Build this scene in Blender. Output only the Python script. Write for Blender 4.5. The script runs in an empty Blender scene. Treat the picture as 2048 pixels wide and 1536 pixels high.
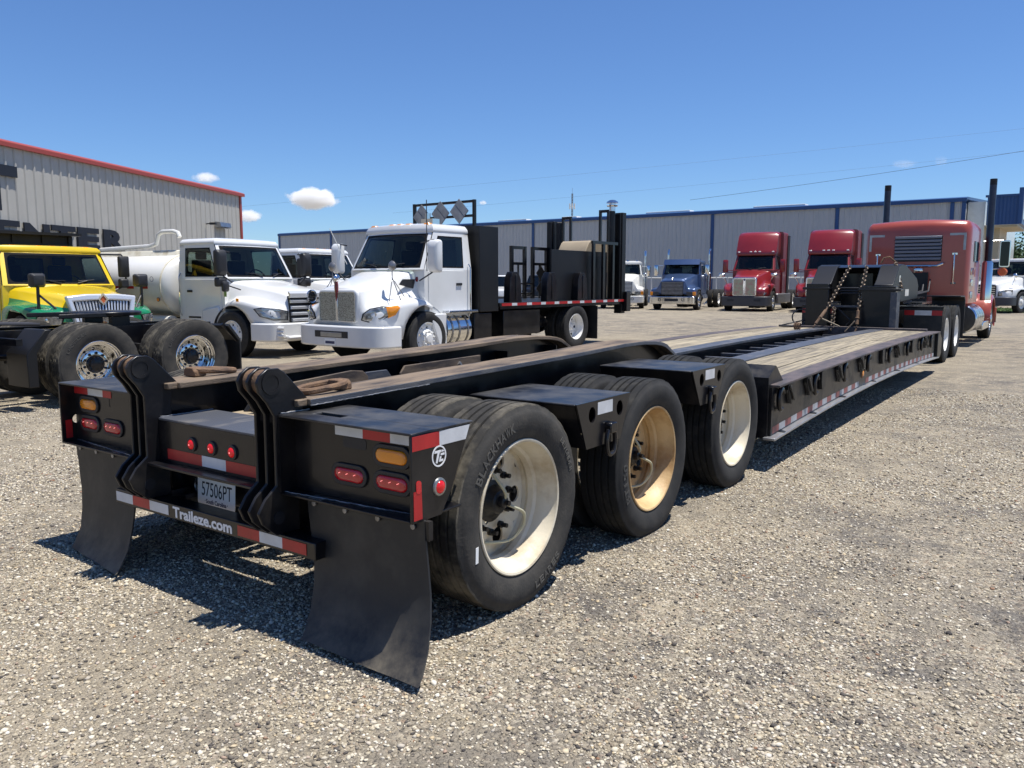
import bpy, bmesh, math, random
import numpy as np
from mathutils import Vector, Matrix
R_ = math.radians; PI = math.pi
random.seed(7); np.random.seed(7)
S = bpy.context.scene; COL = S.collection
# ------------------------------------------------------------------ camera, sky, sun, exposure
cam = bpy.data.cameras.new('camera'); co = bpy.data.objects.new('camera', cam); COL.objects.link(co)
co.location = (3.2476, -2.1053, 1.4569); co.rotation_euler = (PI/2 - 0.1268, 0, 0.6193)
cam.lens = 28.25; cam.sensor_width = 36; cam.clip_start = .05; cam.clip_end = 6000
S.camera = co
SUN = Vector((0.215, 0.12, 0.97)).normalized()
EL = math.asin(SUN.z); AZ = math.atan2(SUN.x, SUN.y)
W = bpy.data.worlds.new('World'); S.world = W; W.use_nodes = True
nt = W.node_tree; bg = nt.nodes['Background']; sky = nt.nodes.new('ShaderNodeTexSky')
sky.sky_type = 'NISHITA'; sky.sun_disc = False; sky.sun_elevation = EL; sky.sun_rotation = AZ
sky.air_density = 1.0; sky.dust_density = 0.0; sky.ozone_density = 3.0; sky.altitude = 0
wb = nt.nodes.new('ShaderNodeMix'); wb.data_type = 'RGBA'; wb.blend_type = 'MULTIPLY'; wb.inputs[0].default_value = 1; wb.inputs[7].default_value = (.67, .89, 1.22, 1)   # camera white balance of the blue sky
nt.links.new(sky.outputs[0], wb.inputs[6]); nt.links.new(wb.outputs[2], bg.inputs[0]); bg.inputs[1].default_value = 0.083
sl = bpy.data.lights.new('sun', 'SUN'); sl.energy = 5.0; sl.angle = R_(.53); sl.color = (1, .965, .9)
so = bpy.data.objects.new('sun', sl); COL.objects.link(so); so.rotation_euler = SUN.to_track_quat('Z', 'Y').to_euler()
S.view_settings.view_transform = 'Standard'; S.view_settings.look = 'None'
S.view_settings.exposure = 0.38; S.view_settings.gamma = 1; S.view_settings.use_curve_mapping = False
S.cycles.max_bounces = 8; S.cycles.transparent_max_bounces = 16; S.cycles.volume_bounces = 6; S.cycles.sample_clamp_indirect = 6
S.cycles.use_denoising = True

# ------------------------------------------------------------------ materials
def lin(h):
    h = h.lstrip('#'); c = [int(h[i:i+2], 16)/255 for i in (0, 2, 4)]
    return tuple(((x/12.92) if x <= .04045 else ((x+.055)/1.055)**2.4) for x in c)
def mat(name, c, rough=.5, metal=0, c2=None, sc=6, amt=(.35, .7), bump=0, bsc=60, coat=0, stretch=None, r2=None, rnd=0, spec=.5, emit=None, det=6):
    m = bpy.data.materials.new(name); m.use_nodes = True; t = m.node_tree; p = t.nodes['Principled BSDF']
    N = t.nodes.new; L = t.links.new
    if isinstance(c, str): c = lin(c)
    if isinstance(c2, str): c2 = lin(c2)
    p.inputs['Base Color'].default_value = (*c, 1); p.inputs['Roughness'].default_value = rough
    p.inputs['Metallic'].default_value = metal; p.inputs['Coat Weight'].default_value = coat; p.inputs['Coat Roughness'].default_value = .06
    p.inputs['Specular IOR Level'].default_value = spec
    if emit: p.inputs['Emission Color'].default_value = (*emit[0], 1); p.inputs['Emission Strength'].default_value = emit[1]
    tc = N('ShaderNodeTexCoord'); vec = tc.outputs['Object']
    if stretch:
        mp = N('ShaderNodeMapping'); mp.inputs['Scale'].default_value = stretch; L(vec, mp.inputs[0]); vec = mp.outputs[0]
    col = None
    if c2:
        n = N('ShaderNodeTexNoise'); n.inputs['Scale'].default_value = sc; n.inputs['Detail'].default_value = det; n.inputs['Roughness'].default_value = .62; L(vec, n.inputs[0])
        mr = N('ShaderNodeMapRange'); mr.inputs[1].default_value = amt[0]; mr.inputs[2].default_value = amt[1]; L(n.outputs[0], mr.inputs[0])
        mx = N('ShaderNodeMix'); mx.data_type = 'RGBA'; mx.inputs[6].default_value = (*c, 1); mx.inputs[7].default_value = (*c2, 1)
        L(mr.outputs[0], mx.inputs[0]); col = mx.outputs[2]
        if r2 is not None:
            rr = N('ShaderNodeMapRange'); rr.inputs[3].default_value = rough; rr.inputs[4].default_value = r2; L(mr.outputs[0], rr.inputs[0]); L(rr.outputs[0], p.inputs['Roughness'])
    if rnd:
        oi = N('ShaderNodeObjectInfo'); hs = N('ShaderNodeHueSaturation'); ra = N('ShaderNodeMapRange')
        ra.inputs[3].default_value = 1-rnd; ra.inputs[4].default_value = 1+rnd; L(oi.outputs['Random'], ra.inputs[0]); L(ra.outputs[0], hs.inputs['Value'])
        if col: L(col, hs.inputs['Color'])
        else: hs.inputs['Color'].default_value = (*c, 1)
        col = hs.outputs[0]
    if col: L(col, p.inputs['Base Color'])
    if bump:
        n = N('ShaderNodeTexNoise'); n.inputs['Scale'].default_value = bsc; n.inputs['Detail'].default_value = 5; L(vec, n.inputs[0])
        b = N('ShaderNodeBump'); b.inputs['Strength'].default_value = bump; b.inputs['Distance'].default_value = .01; L(n.outputs[0], b.inputs['Height']); L(b.outputs[0], p.inputs['Normal'])
    return m
M = {}
M['black'] = mat('black_paint', (.005, .005, .007), .28, 0, (.022, .019, .017), 5, (.48, .8), bump=.05, bsc=30, coat=.2, r2=.5, spec=.36)
M['blackd'] = mat('dusty_black_paint', (.008, .008, .01), .32, 0, (.034, .03, .026), 5, (.48, .78), bump=.08, bsc=40, r2=.6, spec=.36)
M['blackm'] = mat('matt_black', (.008, .008, .009), .42, 0, (.014, .0135, .013), 2, (.4, .8), spec=.35)
M['rust'] = mat('rusty_worn_steel', (.20, .145, .095), .75, 0, (.05, .038, .032), 4.5, (.42, .66), bump=.3, bsc=90, stretch=(3, .6, 3))
M['ftop'] = mat('sun_faded_black_plate', (.012, .012, .014), .36, 0, (.10, .096, .09), 5, (.40, .8), bump=.06, bsc=30, r2=.6, spec=.5)
M['rust2'] = mat('rust_brown_steel', (.20, .115, .06), .8, 0, (.08, .05, .035), 14, bump=.5, bsc=120)
M['rail'] = mat('brown_scuffed_rail', (.115, .088, .082), .6, 0, (.05, .044, .046), 2.5, (.4, .65), bump=.25, bsc=70, stretch=(4, 1, 4))
M['scuff'] = mat('scuffed_grey_steel', (.07, .075, .09), .45, 0, (.16, .15, .14), 4, (.5, .72), bump=.2, bsc=60, stretch=(3, 1, 3))
M['wood'] = mat('weathered_deck_wood', (.37, .31, .21), .85, 0, (.125, .108, .085), 3.2, (.38, .64), bump=.45, bsc=26, stretch=(12, .45, 12), rnd=.2)
M['rubber'] = mat('tyre_rubber', (.026, .0255, .025), .78, 0, (.045, .042, .038), 9, (.4, .75), bump=.12, bsc=80, spec=.3)
M['rubberd'] = mat('dusty_tyre_rubber', (.042, .040, .037), .85, 0, (.075, .068, .058), 9, (.42, .75), bump=.2, bsc=80, spec=.25)
M['tread'] = mat('tyre_tread', (.020, .020, .020), .85, 0, (.06, .056, .048), 7, (.5, .8), bump=.15, bsc=90, spec=.2)
M['treadd'] = mat('dusty_tread', (.035, .033, .03), .9, 0, (.17, .15, .115), 6, (.44, .7), bump=.2, bsc=90, spec=.2)
M['letter'] = mat('raised_rubber', (.048, .046, .043), .7)
M['letterd'] = mat('raised_dusty_rubber', (.085, .08, .07), .7)
M['flap'] = mat('mudflap_rubber', (.012, .0125, .014), .5, 0, (.045, .042, .037), 5, (.48, .8), bump=.12, bsc=20)
def add_dust(m, z0, z1, c):
    t = m.node_tree; p = t.nodes['Principled BSDF']; N = t.nodes.new; L = t.links.new; src = p.inputs['Base Color'].links[0].from_socket
    tc = N('ShaderNodeTexCoord'); sp = N('ShaderNodeSeparateXYZ'); L(tc.outputs['Object'], sp.inputs[0]); r = N('ShaderNodeMapRange'); r.inputs[1].default_value = z0; r.inputs[2].default_value = z1; r.inputs[3].default_value = 1; r.inputs[4].default_value = 0; L(sp.outputs[2], r.inputs[0])
    n = N('ShaderNodeTexNoise'); n.inputs['Scale'].default_value = 7; n.inputs['Detail'].default_value = 7; n.inputs['Roughness'].default_value = .7; L(tc.outputs['Object'], n.inputs[0]); q = N('ShaderNodeMapRange'); q.inputs[1].default_value = .35; q.inputs[2].default_value = .75; L(n.outputs[0], q.inputs[0])
    k = N('ShaderNodeMath'); k.operation = 'MULTIPLY'; L(r.outputs[0], k.inputs[0]); L(q.outputs[0], k.inputs[1]); x = N('ShaderNodeMix'); x.data_type = 'RGBA'; x.inputs[7].default_value = (*c, 1); L(src, x.inputs[6]); L(k.outputs[0], x.inputs[0]); L(x.outputs[2], p.inputs['Base Color'])
add_dust(M['flap'], .02, .22, (.17, .145, .105))
M['rimw'] = mat('white_wheel_paint', (.68, .61, .47), .42, 0, (.36, .26, .14), 4.5, (.48, .78), bump=.1, bsc=60)
M['rimr'] = mat('rust_stained_wheel', (.60, .42, .21), .5, 0, (.30, .15, .045), 4.5, (.40, .72), bump=.15, bsc=60)
M['rimc'] = mat('clean_white_wheel', (.78, .77, .74), .35, 0, (.55, .53, .48), 4, (.55, .8))
M['chrome'] = mat('chrome', (.72, .72, .71), .10, 1)
M['silver'] = mat('bright_plated_trim', (.66, .67, .69), .22, .35)
M['louvre'] = mat('grey_louvre', (.17, .175, .21), .4, .4)
M['stack'] = mat('dark_chrome_stack', (.075, .075, .08), .28, .7, (.04, .04, .04), 3)  # base colour darkened to stand in for dark surroundings mirrored in the chrome
M['alu'] = mat('polished_aluminium', (.74, .75, .77), .16, 1, (.55, .56, .58), 9, bump=.03, bsc=80)
M['alud'] = mat('dull_aluminium', (.42, .43, .44), .38, .9, (.3, .3, .3), 7)
M['steel'] = mat('grey_steel', (.32, .32, .33), .45, .8, (.2, .19, .18), 8)
M['lip'] = mat('bare_alu_lip', (.5, .5, .5), .35, .7, (.36, .36, .37), 5)
M['white'] = mat('white_truck_paint', (.74, .74, .73), .25, 0, (.69, .69, .67), 2, coat=.5)
M['cream'] = mat('off_white_paint', (.78, .77, .72), .3, 0, (.70, .68, .62), 3, coat=.3)
M['yellow'] = mat('yellow_truck_paint', (.74, .52, .012), .26, 0, (.70, .48, .01), 2, coat=.5)
M['green'] = mat('green_truck_paint', (.012, .20, .085), .28, 0, (.012, .18, .075), 2, coat=.5)
M['red'] = mat('dark_red_truck_paint', (.24, .017, .019), .28, 0, (.21, .015, .017), 2, coat=.5)
M['blue'] = mat('blue_metallic_truck_paint', (.06, .10, .21), .3, .35, (.05, .088, .19), 2, coat=.6)
M['orange'] = mat('burnt_orange_truck_paint', (.36, .068, .042), .3, .08, (.32, .06, .038), 2, coat=.5)
M['amber'] = mat('amber_lens', (.85, .28, .01), .2, coat=.6)
M['redlens'] = mat('red_lens', (.55, .012, .018), .15, coat=.8)
M['redlit'] = mat('lit_red_led', (.42, .008, .012), .2, emit=((1, .03, .03), .18))
M['led_glint'] = mat('led_and_painted_glint', (1, .3, .3), .3, emit=((1, .3, .28), .9))  # glow for the centre LEDs and for the highlights painted on oval lenses
M['ftapew'] = mat('faded_white_tape', (.40, .41, .43), .5, 0, (.28, .28, .28), 9)
M['ftaper'] = mat('faded_red_tape', (.26, .07, .06), .5, 0, (.20, .08, .07), 9)
M['tapew'] = mat('white_reflective_tape', (.66, .67, .68), .35, 0, (.52, .53, .54), 8, bump=.05)
M['taper'] = mat('red_reflective_tape', (.46, .018, .02), .35, 0, (.34, .014, .016), 8, bump=.05)
M['plate'] = mat('licence_plate', (.86, .86, .84), .4)
M['ink'] = mat('black_print', (.012, .013, .018), .5)
M['inkw'] = mat('white_print', (.78, .78, .78), .5)
M['navy'] = mat('navy_print', (.02, .03, .10), .5)
M['plastic'] = mat('black_plastic', (.02, .02, .022), .5)
M['greyp'] = mat('dark_grey_bumper_plastic', (.045, .045, .05), .5)
M['seat'] = mat('grey_seat', (.05, .05, .055), .8)
M['dash'] = mat('grey_dash', (.12, .12, .12), .8)
M['lamp'] = mat('clear_headlamp', (.40, .41, .40), .12, .5, (.16, .16, .16), 9, (.45, .6), coat=1)
M['gasket'] = mat('black_gasket', (.008, .008, .009), .75, spec=.12)
M['hose'] = mat('pale_hose', (.42, .40, .28), .5)
M['grmesh'] = mat('grille_mesh', (.50, .50, .44), .4, .6, (.20, .20, .17), 70, (.45, .55), bump=.8, bsc=90)
M['bugnet'] = mat('bug_screen', (.40, .42, .28), .4, .3, (.46, .26, .22), 5, (.4, .65), bump=.4, bsc=90)
M['wallbeige'] = mat('beige_metal_siding', (.45, .43, .385), .5, 0, (.405, .385, .34), 1.2)
M['wallgrey'] = mat('pale_grey_metal_siding', (.47, .47, .46), .5, 0, (.42, .425, .42), .8)
M['trimred'] = mat('red_metal_trim', (.33, .055, .035), .4)
M['trimblue'] = mat('blue_metal_trim', (.018, .065, .19), .4)
M['soffit'] = mat('tan_soffit', (.50, .42, .30), .7)
M['tan'] = mat('tan_panel', (.35, .28, .19), .7, 0, (.30, .24, .16), 3)
M['grassm'] = mat('grass_blades', (.05, .11, .02), .8, 0, (.09, .13, .03), 3)
M['leaf'] = mat('leaf', (.035, .075, .02), .7, 0, (.06, .10, .03), 1.5, rnd=.1)
M['bark'] = mat('bark', (.09, .07, .05), .9)
M['wire'] = mat('dark_cable', (.03, .03, .035), .6)
M['chain'] = mat('rusty_chain', (.26, .20, .14), .5, .5, (.10, .075, .06), 30, bump=.2)
M['emblem'] = mat('red_enamel', (.18, .012, .02), .25, coat=.6)
M['oran'] = mat('orange_enamel', (.55, .12, .03), .4)
M['tankw'] = mat('white_tank_paint', (.70, .69, .66), .3, 0, (.60, .58, .52), 1.6, (.5, .75), coat=.3)
M['dirtyw'] = mat('dirty_white_pipe', (.70, .66, .54), .5, 0, (.42, .34, .2), 4, (.5, .75))
def glass(name, tint):
    m = bpy.data.materials.new(name); m.use_nodes = True; t = m.node_tree; N = t.nodes.new; L = t.links.new
    t.nodes.remove(t.nodes['Principled BSDF']); o = t.nodes['Material Output']
    a = N('ShaderNodeBsdfTransparent'); a.inputs[0].default_value = (*tint, 1); g = N('ShaderNodeBsdfGlossy'); g.inputs['Roughness'].default_value = .02
    f = N('ShaderNodeFresnel'); ge = N('ShaderNodeNewGeometry'); mm = N('ShaderNodeMath'); mm.operation = 'MULTIPLY_ADD'; mm.inputs[1].default_value = 1/1.5-1.5; mm.inputs[2].default_value = 1.5; L(ge.outputs['Backfacing'], mm.inputs[0]); L(mm.outputs[0], f.inputs[0]); x = N('ShaderNodeMixShader')
    L(f.outputs[0], x.inputs[0]); L(a.outputs[0], x.inputs[1]); L(g.outputs[0], x.inputs[2]); L(x.outputs[0], o.inputs[0]); return m
M['glass'] = glass('tinted_glass', (.30, .36, .34))
M['glassd'] = glass('dark_tinted_glass', (.16, .19, .2))
def two_tone(name, a, b):
    m = mat(name, a, .26, coat=.5); t = m.node_tree; N = t.nodes.new; L = t.links.new
    tc = N('ShaderNodeTexCoord'); sp = N('ShaderNodeSeparateXYZ'); L(tc.outputs['Object'], sp.inputs[0])
    k = N('ShaderNodeMath'); k.operation = 'MULTIPLY_ADD'; k.inputs[1].default_value = .10; L(sp.outputs[1], k.inputs[0]); L(sp.outputs[2], k.inputs[2])
    g = N('ShaderNodeMath'); g.operation = 'LESS_THAN'; g.inputs[1].default_value = 1.235; L(k.outputs[0], g.inputs[0])
    x = N('ShaderNodeMix'); x.data_type = 'RGBA'; x.inputs[6].default_value = (*a, 1); x.inputs[7].default_value = (*b, 1); L(g.outputs[0], x.inputs[0]); L(x.outputs[2], t.nodes['Principled BSDF'].inputs['Base Color']); return m
M['yg'] = two_tone('yellow_over_green_paint', (.74, .52, .012), (.012, .20, .085))

# ------------------------------------------------------------------ mesh helpers
def tag(o, label=None, cat=None, group=None, kind=None):
    if label: o['label'] = label
    if cat: o['category'] = cat
    if group: o['group'] = group
    if kind: o['kind'] = kind
    return o
def thing(name, label, cat, loc=(0, 0, 0), rz=0, group=None):
    o = bpy.data.objects.new(name, None); COL.objects.link(o); o.location = loc; o.rotation_euler = (0, 0, rz); o.empty_display_size = .2
    return tag(o, label, cat, group)
def gz(x, y):
    s = min(max(-x-1.3, 0), 12)*.0150; k = min(max((y-18)/16, 0), 1); return -s*(1-k*k*(3-2*k))
class MB:
    def __init__(s): s.v = []; s.f = []; s.m = []
    def add(s, vs, fs, mi=0):
        b = len(s.v); s.v += [tuple(v) for v in vs]
        for f in fs: s.f.append([b+i for i in f]); s.m.append(mi)
        return s
    def bx(s, x0, x1, y0, y1, z0, z1, mi=0):
        vs = [(x, y, z) for z in (z0, z1) for y in (y0, y1) for x in (x0, x1)]
        return s.add(vs, [(0, 2, 3, 1), (4, 5, 7, 6), (0, 1, 5, 4), (2, 6, 7, 3), (0, 4, 6, 2), (1, 3, 7, 5)], mi)
    def obox(s, c, d, Mx, mi=0):
        x, y, z = d[0]/2, d[1]/2, d[2]/2
        vs = [Vector(c) + Mx @ Vector((a*x, b*y, e*z)) for e in (-1, 1) for b in (-1, 1) for a in (-1, 1)]
        return s.add(vs, [(0, 2, 3, 1), (4, 5, 7, 6), (0, 1, 5, 4), (2, 6, 7, 3), (0, 4, 6, 2), (1, 3, 7, 5)], mi)
    def bar(s, a, b, w, h, mi=0):
        a = Vector(a); b = Vector(b); d = b-a; q = d.to_track_quat('Y', 'Z').to_matrix()
        return s.obox((a+b)/2, (w, d.length, h), q, mi)
    def prism(s, poly, ax, a, b, mi=0):
        f = {'x': lambda p, t: (t, p[0], p[1]), 'y': lambda p, t: (p[0], t, p[1]), 'z': lambda p, t: (p[0], p[1], t)}[ax]
        n = len(poly); vs = [f(p, a) for p in poly] + [f(p, b) for p in poly]
        fs = [list(range(n))[::-1], list(range(n, 2*n))] + [(i, (i+1) % n, n+(i+1) % n, n+i) for i in range(n)]
        return s.add(vs, fs, mi)
    def ringprism(s, outer, inner, ax, a, b, mi=0):
        f = {'x': lambda p, t: (t, p[0], p[1]), 'y': lambda p, t: (p[0], t, p[1]), 'z': lambda p, t: (p[0], p[1], t)}[ax]
        n = len(outer); vs = [f(p, t) for t in (a, b) for q in (outer, inner) for p in q]; fs = []
        for i in range(n):
            j = (i+1) % n
            fs += [(i, j, n+j, n+i), (2*n+i, 2*n+j, 3*n+j, 3*n+i), (i, j, 2*n+j, 2*n+i), (n+i, n+j, 3*n+j, 3*n+i)]
        return s.add(vs, fs, mi)
    def lathe(s, prof, c=(0, 0, 0), ax='x', n=32, mi=0, a0=0, a1=2*PI, close=True, mats=None):
        full = abs(a1-a0-2*PI) < 1e-6; k = n if full else n+1; vs = []
        for i in range(k):
            t = a0+(a1-a0)*i/n
            for (u, r) in prof:
                p, q = r*math.cos(t), r*math.sin(t)
                vs.append({'x': (c[0]+u, c[1]+p, c[2]+q), 'y': (c[0]+p, c[1]+u, c[2]+q), 'z': (c[0]+p, c[1]+q, c[2]+u)}[ax])
        m = len(prof)
        for i in range(n):
            j = (i+1) % k
            for e in range(m-1):
                s_ = len(s.v)
                s.f.append([s_+i*m+e, s_+i*m+e+1, s_+j*m+e+1, s_+j*m+e]); s.m.append(mats[e] if mats else mi)
        s.v += vs; return s
    def tube(s, pts, r, n=8, mi=0, closed=False):
        pts = [Vector(p) for p in pts]; m = len(pts); vs = []; up = None
        for i, p in enumerate(pts):
            if closed: d = pts[(i+1) % m]-pts[i-1]
            else: d = pts[min(i+1, m-1)]-pts[max(i-1, 0)]
            d.normalize()
            if up is None: up = d.orthogonal().normalized()
            else: up = (up-d*up.dot(d)).normalized()
            w = d.cross(up); rr = r[i] if isinstance(r, (list, tuple)) else r
            vs += [p+(up*math.cos(2*PI*k/n)+w*math.sin(2*PI*k/n))*rr for k in range(n)]
        fs = []
        for i in range(m if closed else m-1):
            j = (i+1) % m
            fs += [(i*n+k, i*n+(k+1) % n, j*n+(k+1) % n, j*n+k) for k in range(n)]
        if not closed: fs += [list(range(n))[::-1], list(range((m-1)*n, m*n))]
        return s.add(vs, fs, mi)
    def loft(s, rings, mi=0, caps=True, closed=True):
        n = len(rings[0]); vs = [p for r in rings for p in r]; fs = []
        for i in range(len(rings)-1):
            for k in range(n if closed else n-1):
                fs.append((i*n+k, i*n+(k+1) % n, (i+1)*n+(k+1) % n, (i+1)*n+k))
        if caps: fs += [list(range(n))[::-1], list(range((len(rings)-1)*n, len(rings)*n))]
        return s.add(vs, fs, mi)
    def merge(s, o, Mx=None, mi=None):
        b = len(s.v); s.v += [tuple(Mx @ Vector(v)) if Mx else v for v in o.v]
        s.f += [[b+i for i in f] for f in o.f]; s.m += o.m if mi is None else [mi]*len(o.f); return s
    def mesh(s, name, mats, smooth=35):
        me = bpy.data.meshes.new(name); me.from_pydata(s.v, [], s.f)
        for m in (mats if isinstance(mats, (list, tuple)) else [mats]): me.materials.append(M[m] if isinstance(m, str) else m)
        me.polygons.foreach_set('material_index', s.m)
        bm = bmesh.new(); bm.from_mesh(me); bmesh.ops.remove_doubles(bm, verts=bm.verts, dist=1e-5); bmesh.ops.recalc_face_normals(bm, faces=bm.faces); bm.to_mesh(me); bm.free()
        if smooth:
            me.polygons.foreach_set('use_smooth', [True]*len(me.polygons)); me.set_sharp_from_angle(angle=R_(smooth))
        me.update(); return me
    def build(s, name, mats, parent=None, smooth=35, bevel=0, loc=None, seg=2):
        o = bpy.data.objects.new(name, s.mesh(name, mats, smooth)); COL.objects.link(o)
        if parent: o.parent = parent
        if loc: o.location = loc
        if bevel:
            b = o.modifiers.new('bevel', 'BEVEL'); b.width = bevel; b.segments = seg; b.limit_method = 'ANGLE'; b.angle_limit = R_(40); b.harden_normals = False
        return o
def inst(o, parent, loc=None, rot=None, name=None):
    c = o.copy(); COL.objects.link(c); c.parent = parent
    if loc is not None: c.location = loc
    if rot is not None: c.rotation_euler = rot
    for ch in list(o.children): inst(ch, c)
    return c
def copy_thing(o, loc, rz, label=None):
    c = inst(o, None, loc, (0, 0, rz))
    if label: c['label'] = label
    return c
def smooth_path(pts, k=4, closed=False):
    P = [Vector(p) for p in pts]; n = len(P); out = []
    for i in range(n-1):
        a, b, c, d = P[max(i-1, 0)], P[i], P[i+1], P[min(i+2, n-1)]
        for q in range(k): t = q/k; out.append(.5*((2*b)+(c-a)*t+(2*a-5*b+4*c-d)*t*t+(3*b-a-3*c+d)*t**3))
    return out+[P[-1]]
def circ2(cx, cy, r, n=16, a0=0): return [(cx+r*math.cos(a0+2*PI*i/n), cy+r*math.sin(a0+2*PI*i/n)) for i in range(n)]
def rrect(x0, x1, y0, y1, r, k=4):
    o = []
    for cx, cy, a in ((x1-r, y1-r, 0), (x0+r, y1-r, 90), (x0+r, y0+r, 180), (x1-r, y0+r, 270)):
        o += [(cx+r*math.cos(R_(a+90*i/k)), cy+r*math.sin(R_(a+90*i/k))) for i in range(k+1)]
    return o
def oval(cx, cy, w, h, k=6): return rrect(cx-w/2, cx+w/2, cy-h/2, cy+h/2, min(w, h)/2-1e-4, k)
_gl = {}
def glyphs(txt, depth, bold=0, spacing=1):
    key = (txt, depth, bold, spacing)
    if key not in _gl:
        c = bpy.data.curves.new('t', 'FONT'); c.body = txt; c.size = 1; c.extrude = depth; c.offset = bold; c.resolution_u = 3; c.space_character = spacing
        o = bpy.data.objects.new('t', c); me = bpy.data.meshes.new_from_object(o)
        v = [tuple(x.co) for x in me.vertices]; f = [list(p.vertices) for p in me.polygons]
        bpy.data.objects.remove(o); bpy.data.meshes.remove(me); bpy.data.curves.remove(c); _gl[key] = (v, f)
    return _gl[key]
def text(mb, txt, Mx, w=None, h=None, depth=.004, bold=0, mi=0, spacing=1, size=None):
    """text centred on Mx's origin in its XY plane, scaled to w x h; depth in metres along +Z"""
    v, f = glyphs(txt, .5, bold, spacing); xs = [p[0] for p in v]; ys = [p[1] for p in v]; x0, x1, y0, y1 = min(xs), max(xs), min(ys), max(ys)
    sx = w/(x1-x0) if w else h/(y1-y0); sy = h/(y1-y0) if h else sx
    mb.add([Mx @ Vector(((p[0]-(x0+x1)/2)*sx, (p[1]-(y0+y1)/2)*sy, (p[2]+.5)*depth)) for p in v], f, mi)
def frame3(o, x, y):
    x = Vector(x).normalized(); y = Vector(y).normalized(); z = x.cross(y); m = Matrix((x, y, z)).transposed().to_4x4(); m.translation = Vector(o); return m

# ------------------------------------------------------------------ wheels (axle along local X, outer face towards +X)
def tyre(R, Wd, r, pattern='rib', n=72):
    h = Wd/2; side = [(.38*Wd, r), (.43*Wd, r+.018), (.475*Wd, r+.3*(R-r)), (.5*Wd, r+.5*(R-r)), (.492*Wd, r+.72*(R-r)), (.462*Wd, R-.030), (.447*Wd, R-.026), (.43*Wd, R-.008)]
    tr = []; tw = .415*Wd; g = 4 if pattern == 'rib' else 3
    cs = [(-tw+2*tw*(i+1)/(g+1)) for i in range(g)]; tr.append((tw, R-.002, 0))
    for i, c in enumerate(sorted(cs, reverse=True)):
        tr += [(c+.007, R, 0), (c+.0045, R-.013, 1), (c-.0045, R-.013, 1), (c-.007, R, 0)]
    tr.append((-tw, R-.002, 0))
    prof = [(t, q, 0) for t, q in side] + tr + [(-t, q, 0) for t, q in reversed(side)]
    ns = len(side); m = len(prof); mb = MB(); vs = []
    for i in range(n):
        a = 2*PI*i/n
        for k, (t, q, gr) in enumerate(prof):
            dt = 0; dq = 0
            if ns <= k < m-ns:
                if pattern == 'block':
                    dt = .004*math.sin(i*PI/2+.5); rib = (k-ns)//4
                    if not gr and (i+rib*2) % 4 == 0: dq = -.004
                elif not gr and i % 3 == 0 and (k == ns or k == m-ns-1): dq = -.0025
            if k in (ns-1, m-ns) and i % (4 if pattern == 'block' else 3) == 0: dq = -.003
            vs.append((t+dt, (q+dq)*math.cos(a), (q+dq)*math.sin(a)))
    fs = []; mi = []
    for i in range(n):
        j = (i+1) % n
        for k in range(m-1):
            mb.f.append([i*m+k, i*m+k+1, j*m+k+1, j*m+k]); mb.m.append(1 if ns-1 <= k <= m-ns-1 else 0)
    mb.v = vs; return mb
def arc_text(mb, txt, t, rad, hgt, mid, mi, depth=.003, adv=.95, bold=.02, width=None, flip=False):
    n = len(txt); w = width or hgt*.72; da = w/rad*adv
    for i, ch in enumerate(txt):
        if ch == ' ': continue
        a = mid-(i-(n-1)/2)*da if not flip else mid+(i-(n-1)/2)*da
        rd = Vector((0, math.cos(a), math.sin(a))); tg = Vector((0, math.sin(a), -math.cos(a)))
        if flip: rd = -rd; tg = -tg
        c = Vector((t, rad*math.cos(a), rad*math.sin(a)))
        # seen from +X, local right is +Y
        fx = tg; fy = rd
        text(mb, ch, frame3(c, fx, fy), w*(.82 if ch not in 'I1' else .3), hgt, depth, bold, mi)
def holed_disc(mb, t, th, r0, r1, N, rh, rc, mi, a_off=0):
    k = 20; ha = PI/N
    for q in range(N):
        outer = []; inner = []
        for i in range(k):
            a = 2*PI*i/k; d = Vector((math.cos(a), math.sin(a))); lo = rh; s_ = rh
            while s_ < 1:
                p = Vector((rc, 0))+d*s_; rad = p.length; an = abs(math.atan2(p.y, p.x))
                if rad > r1 or rad < r0 or an > ha: break
                s_ += .0015
            outer.append(Vector((rc, 0))+d*(s_)); inner.append(Vector((rc, 0))+d*rh)
        rot = Matrix.Rotation(2*PI*q/N+a_off, 2)
        mb.ringprism([tuple(rot @ p) for p in outer], [tuple(rot @ p) for p in inner], 'x', t-th, t, mi)
WM = {}
def wheel_kind(kind):
    if kind in WM: return WM[kind]
    e = bpy.data.objects.new('wheel', None)
    tk = {'trail': (.464, .262, .300, 'rib', 108), 'drive': (.515, .275, .296, 'block', 100), 'steer': (.505, .275, .296, 'rib', 64), 'chromedual': (.52, .275, .296, 'block', 128), 'trac': (.51, .275, .296, 'block', 80), 'small': (.38, .25, .22, 'rib', 40)}
    d = dict(k=kind)
    return d
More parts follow.
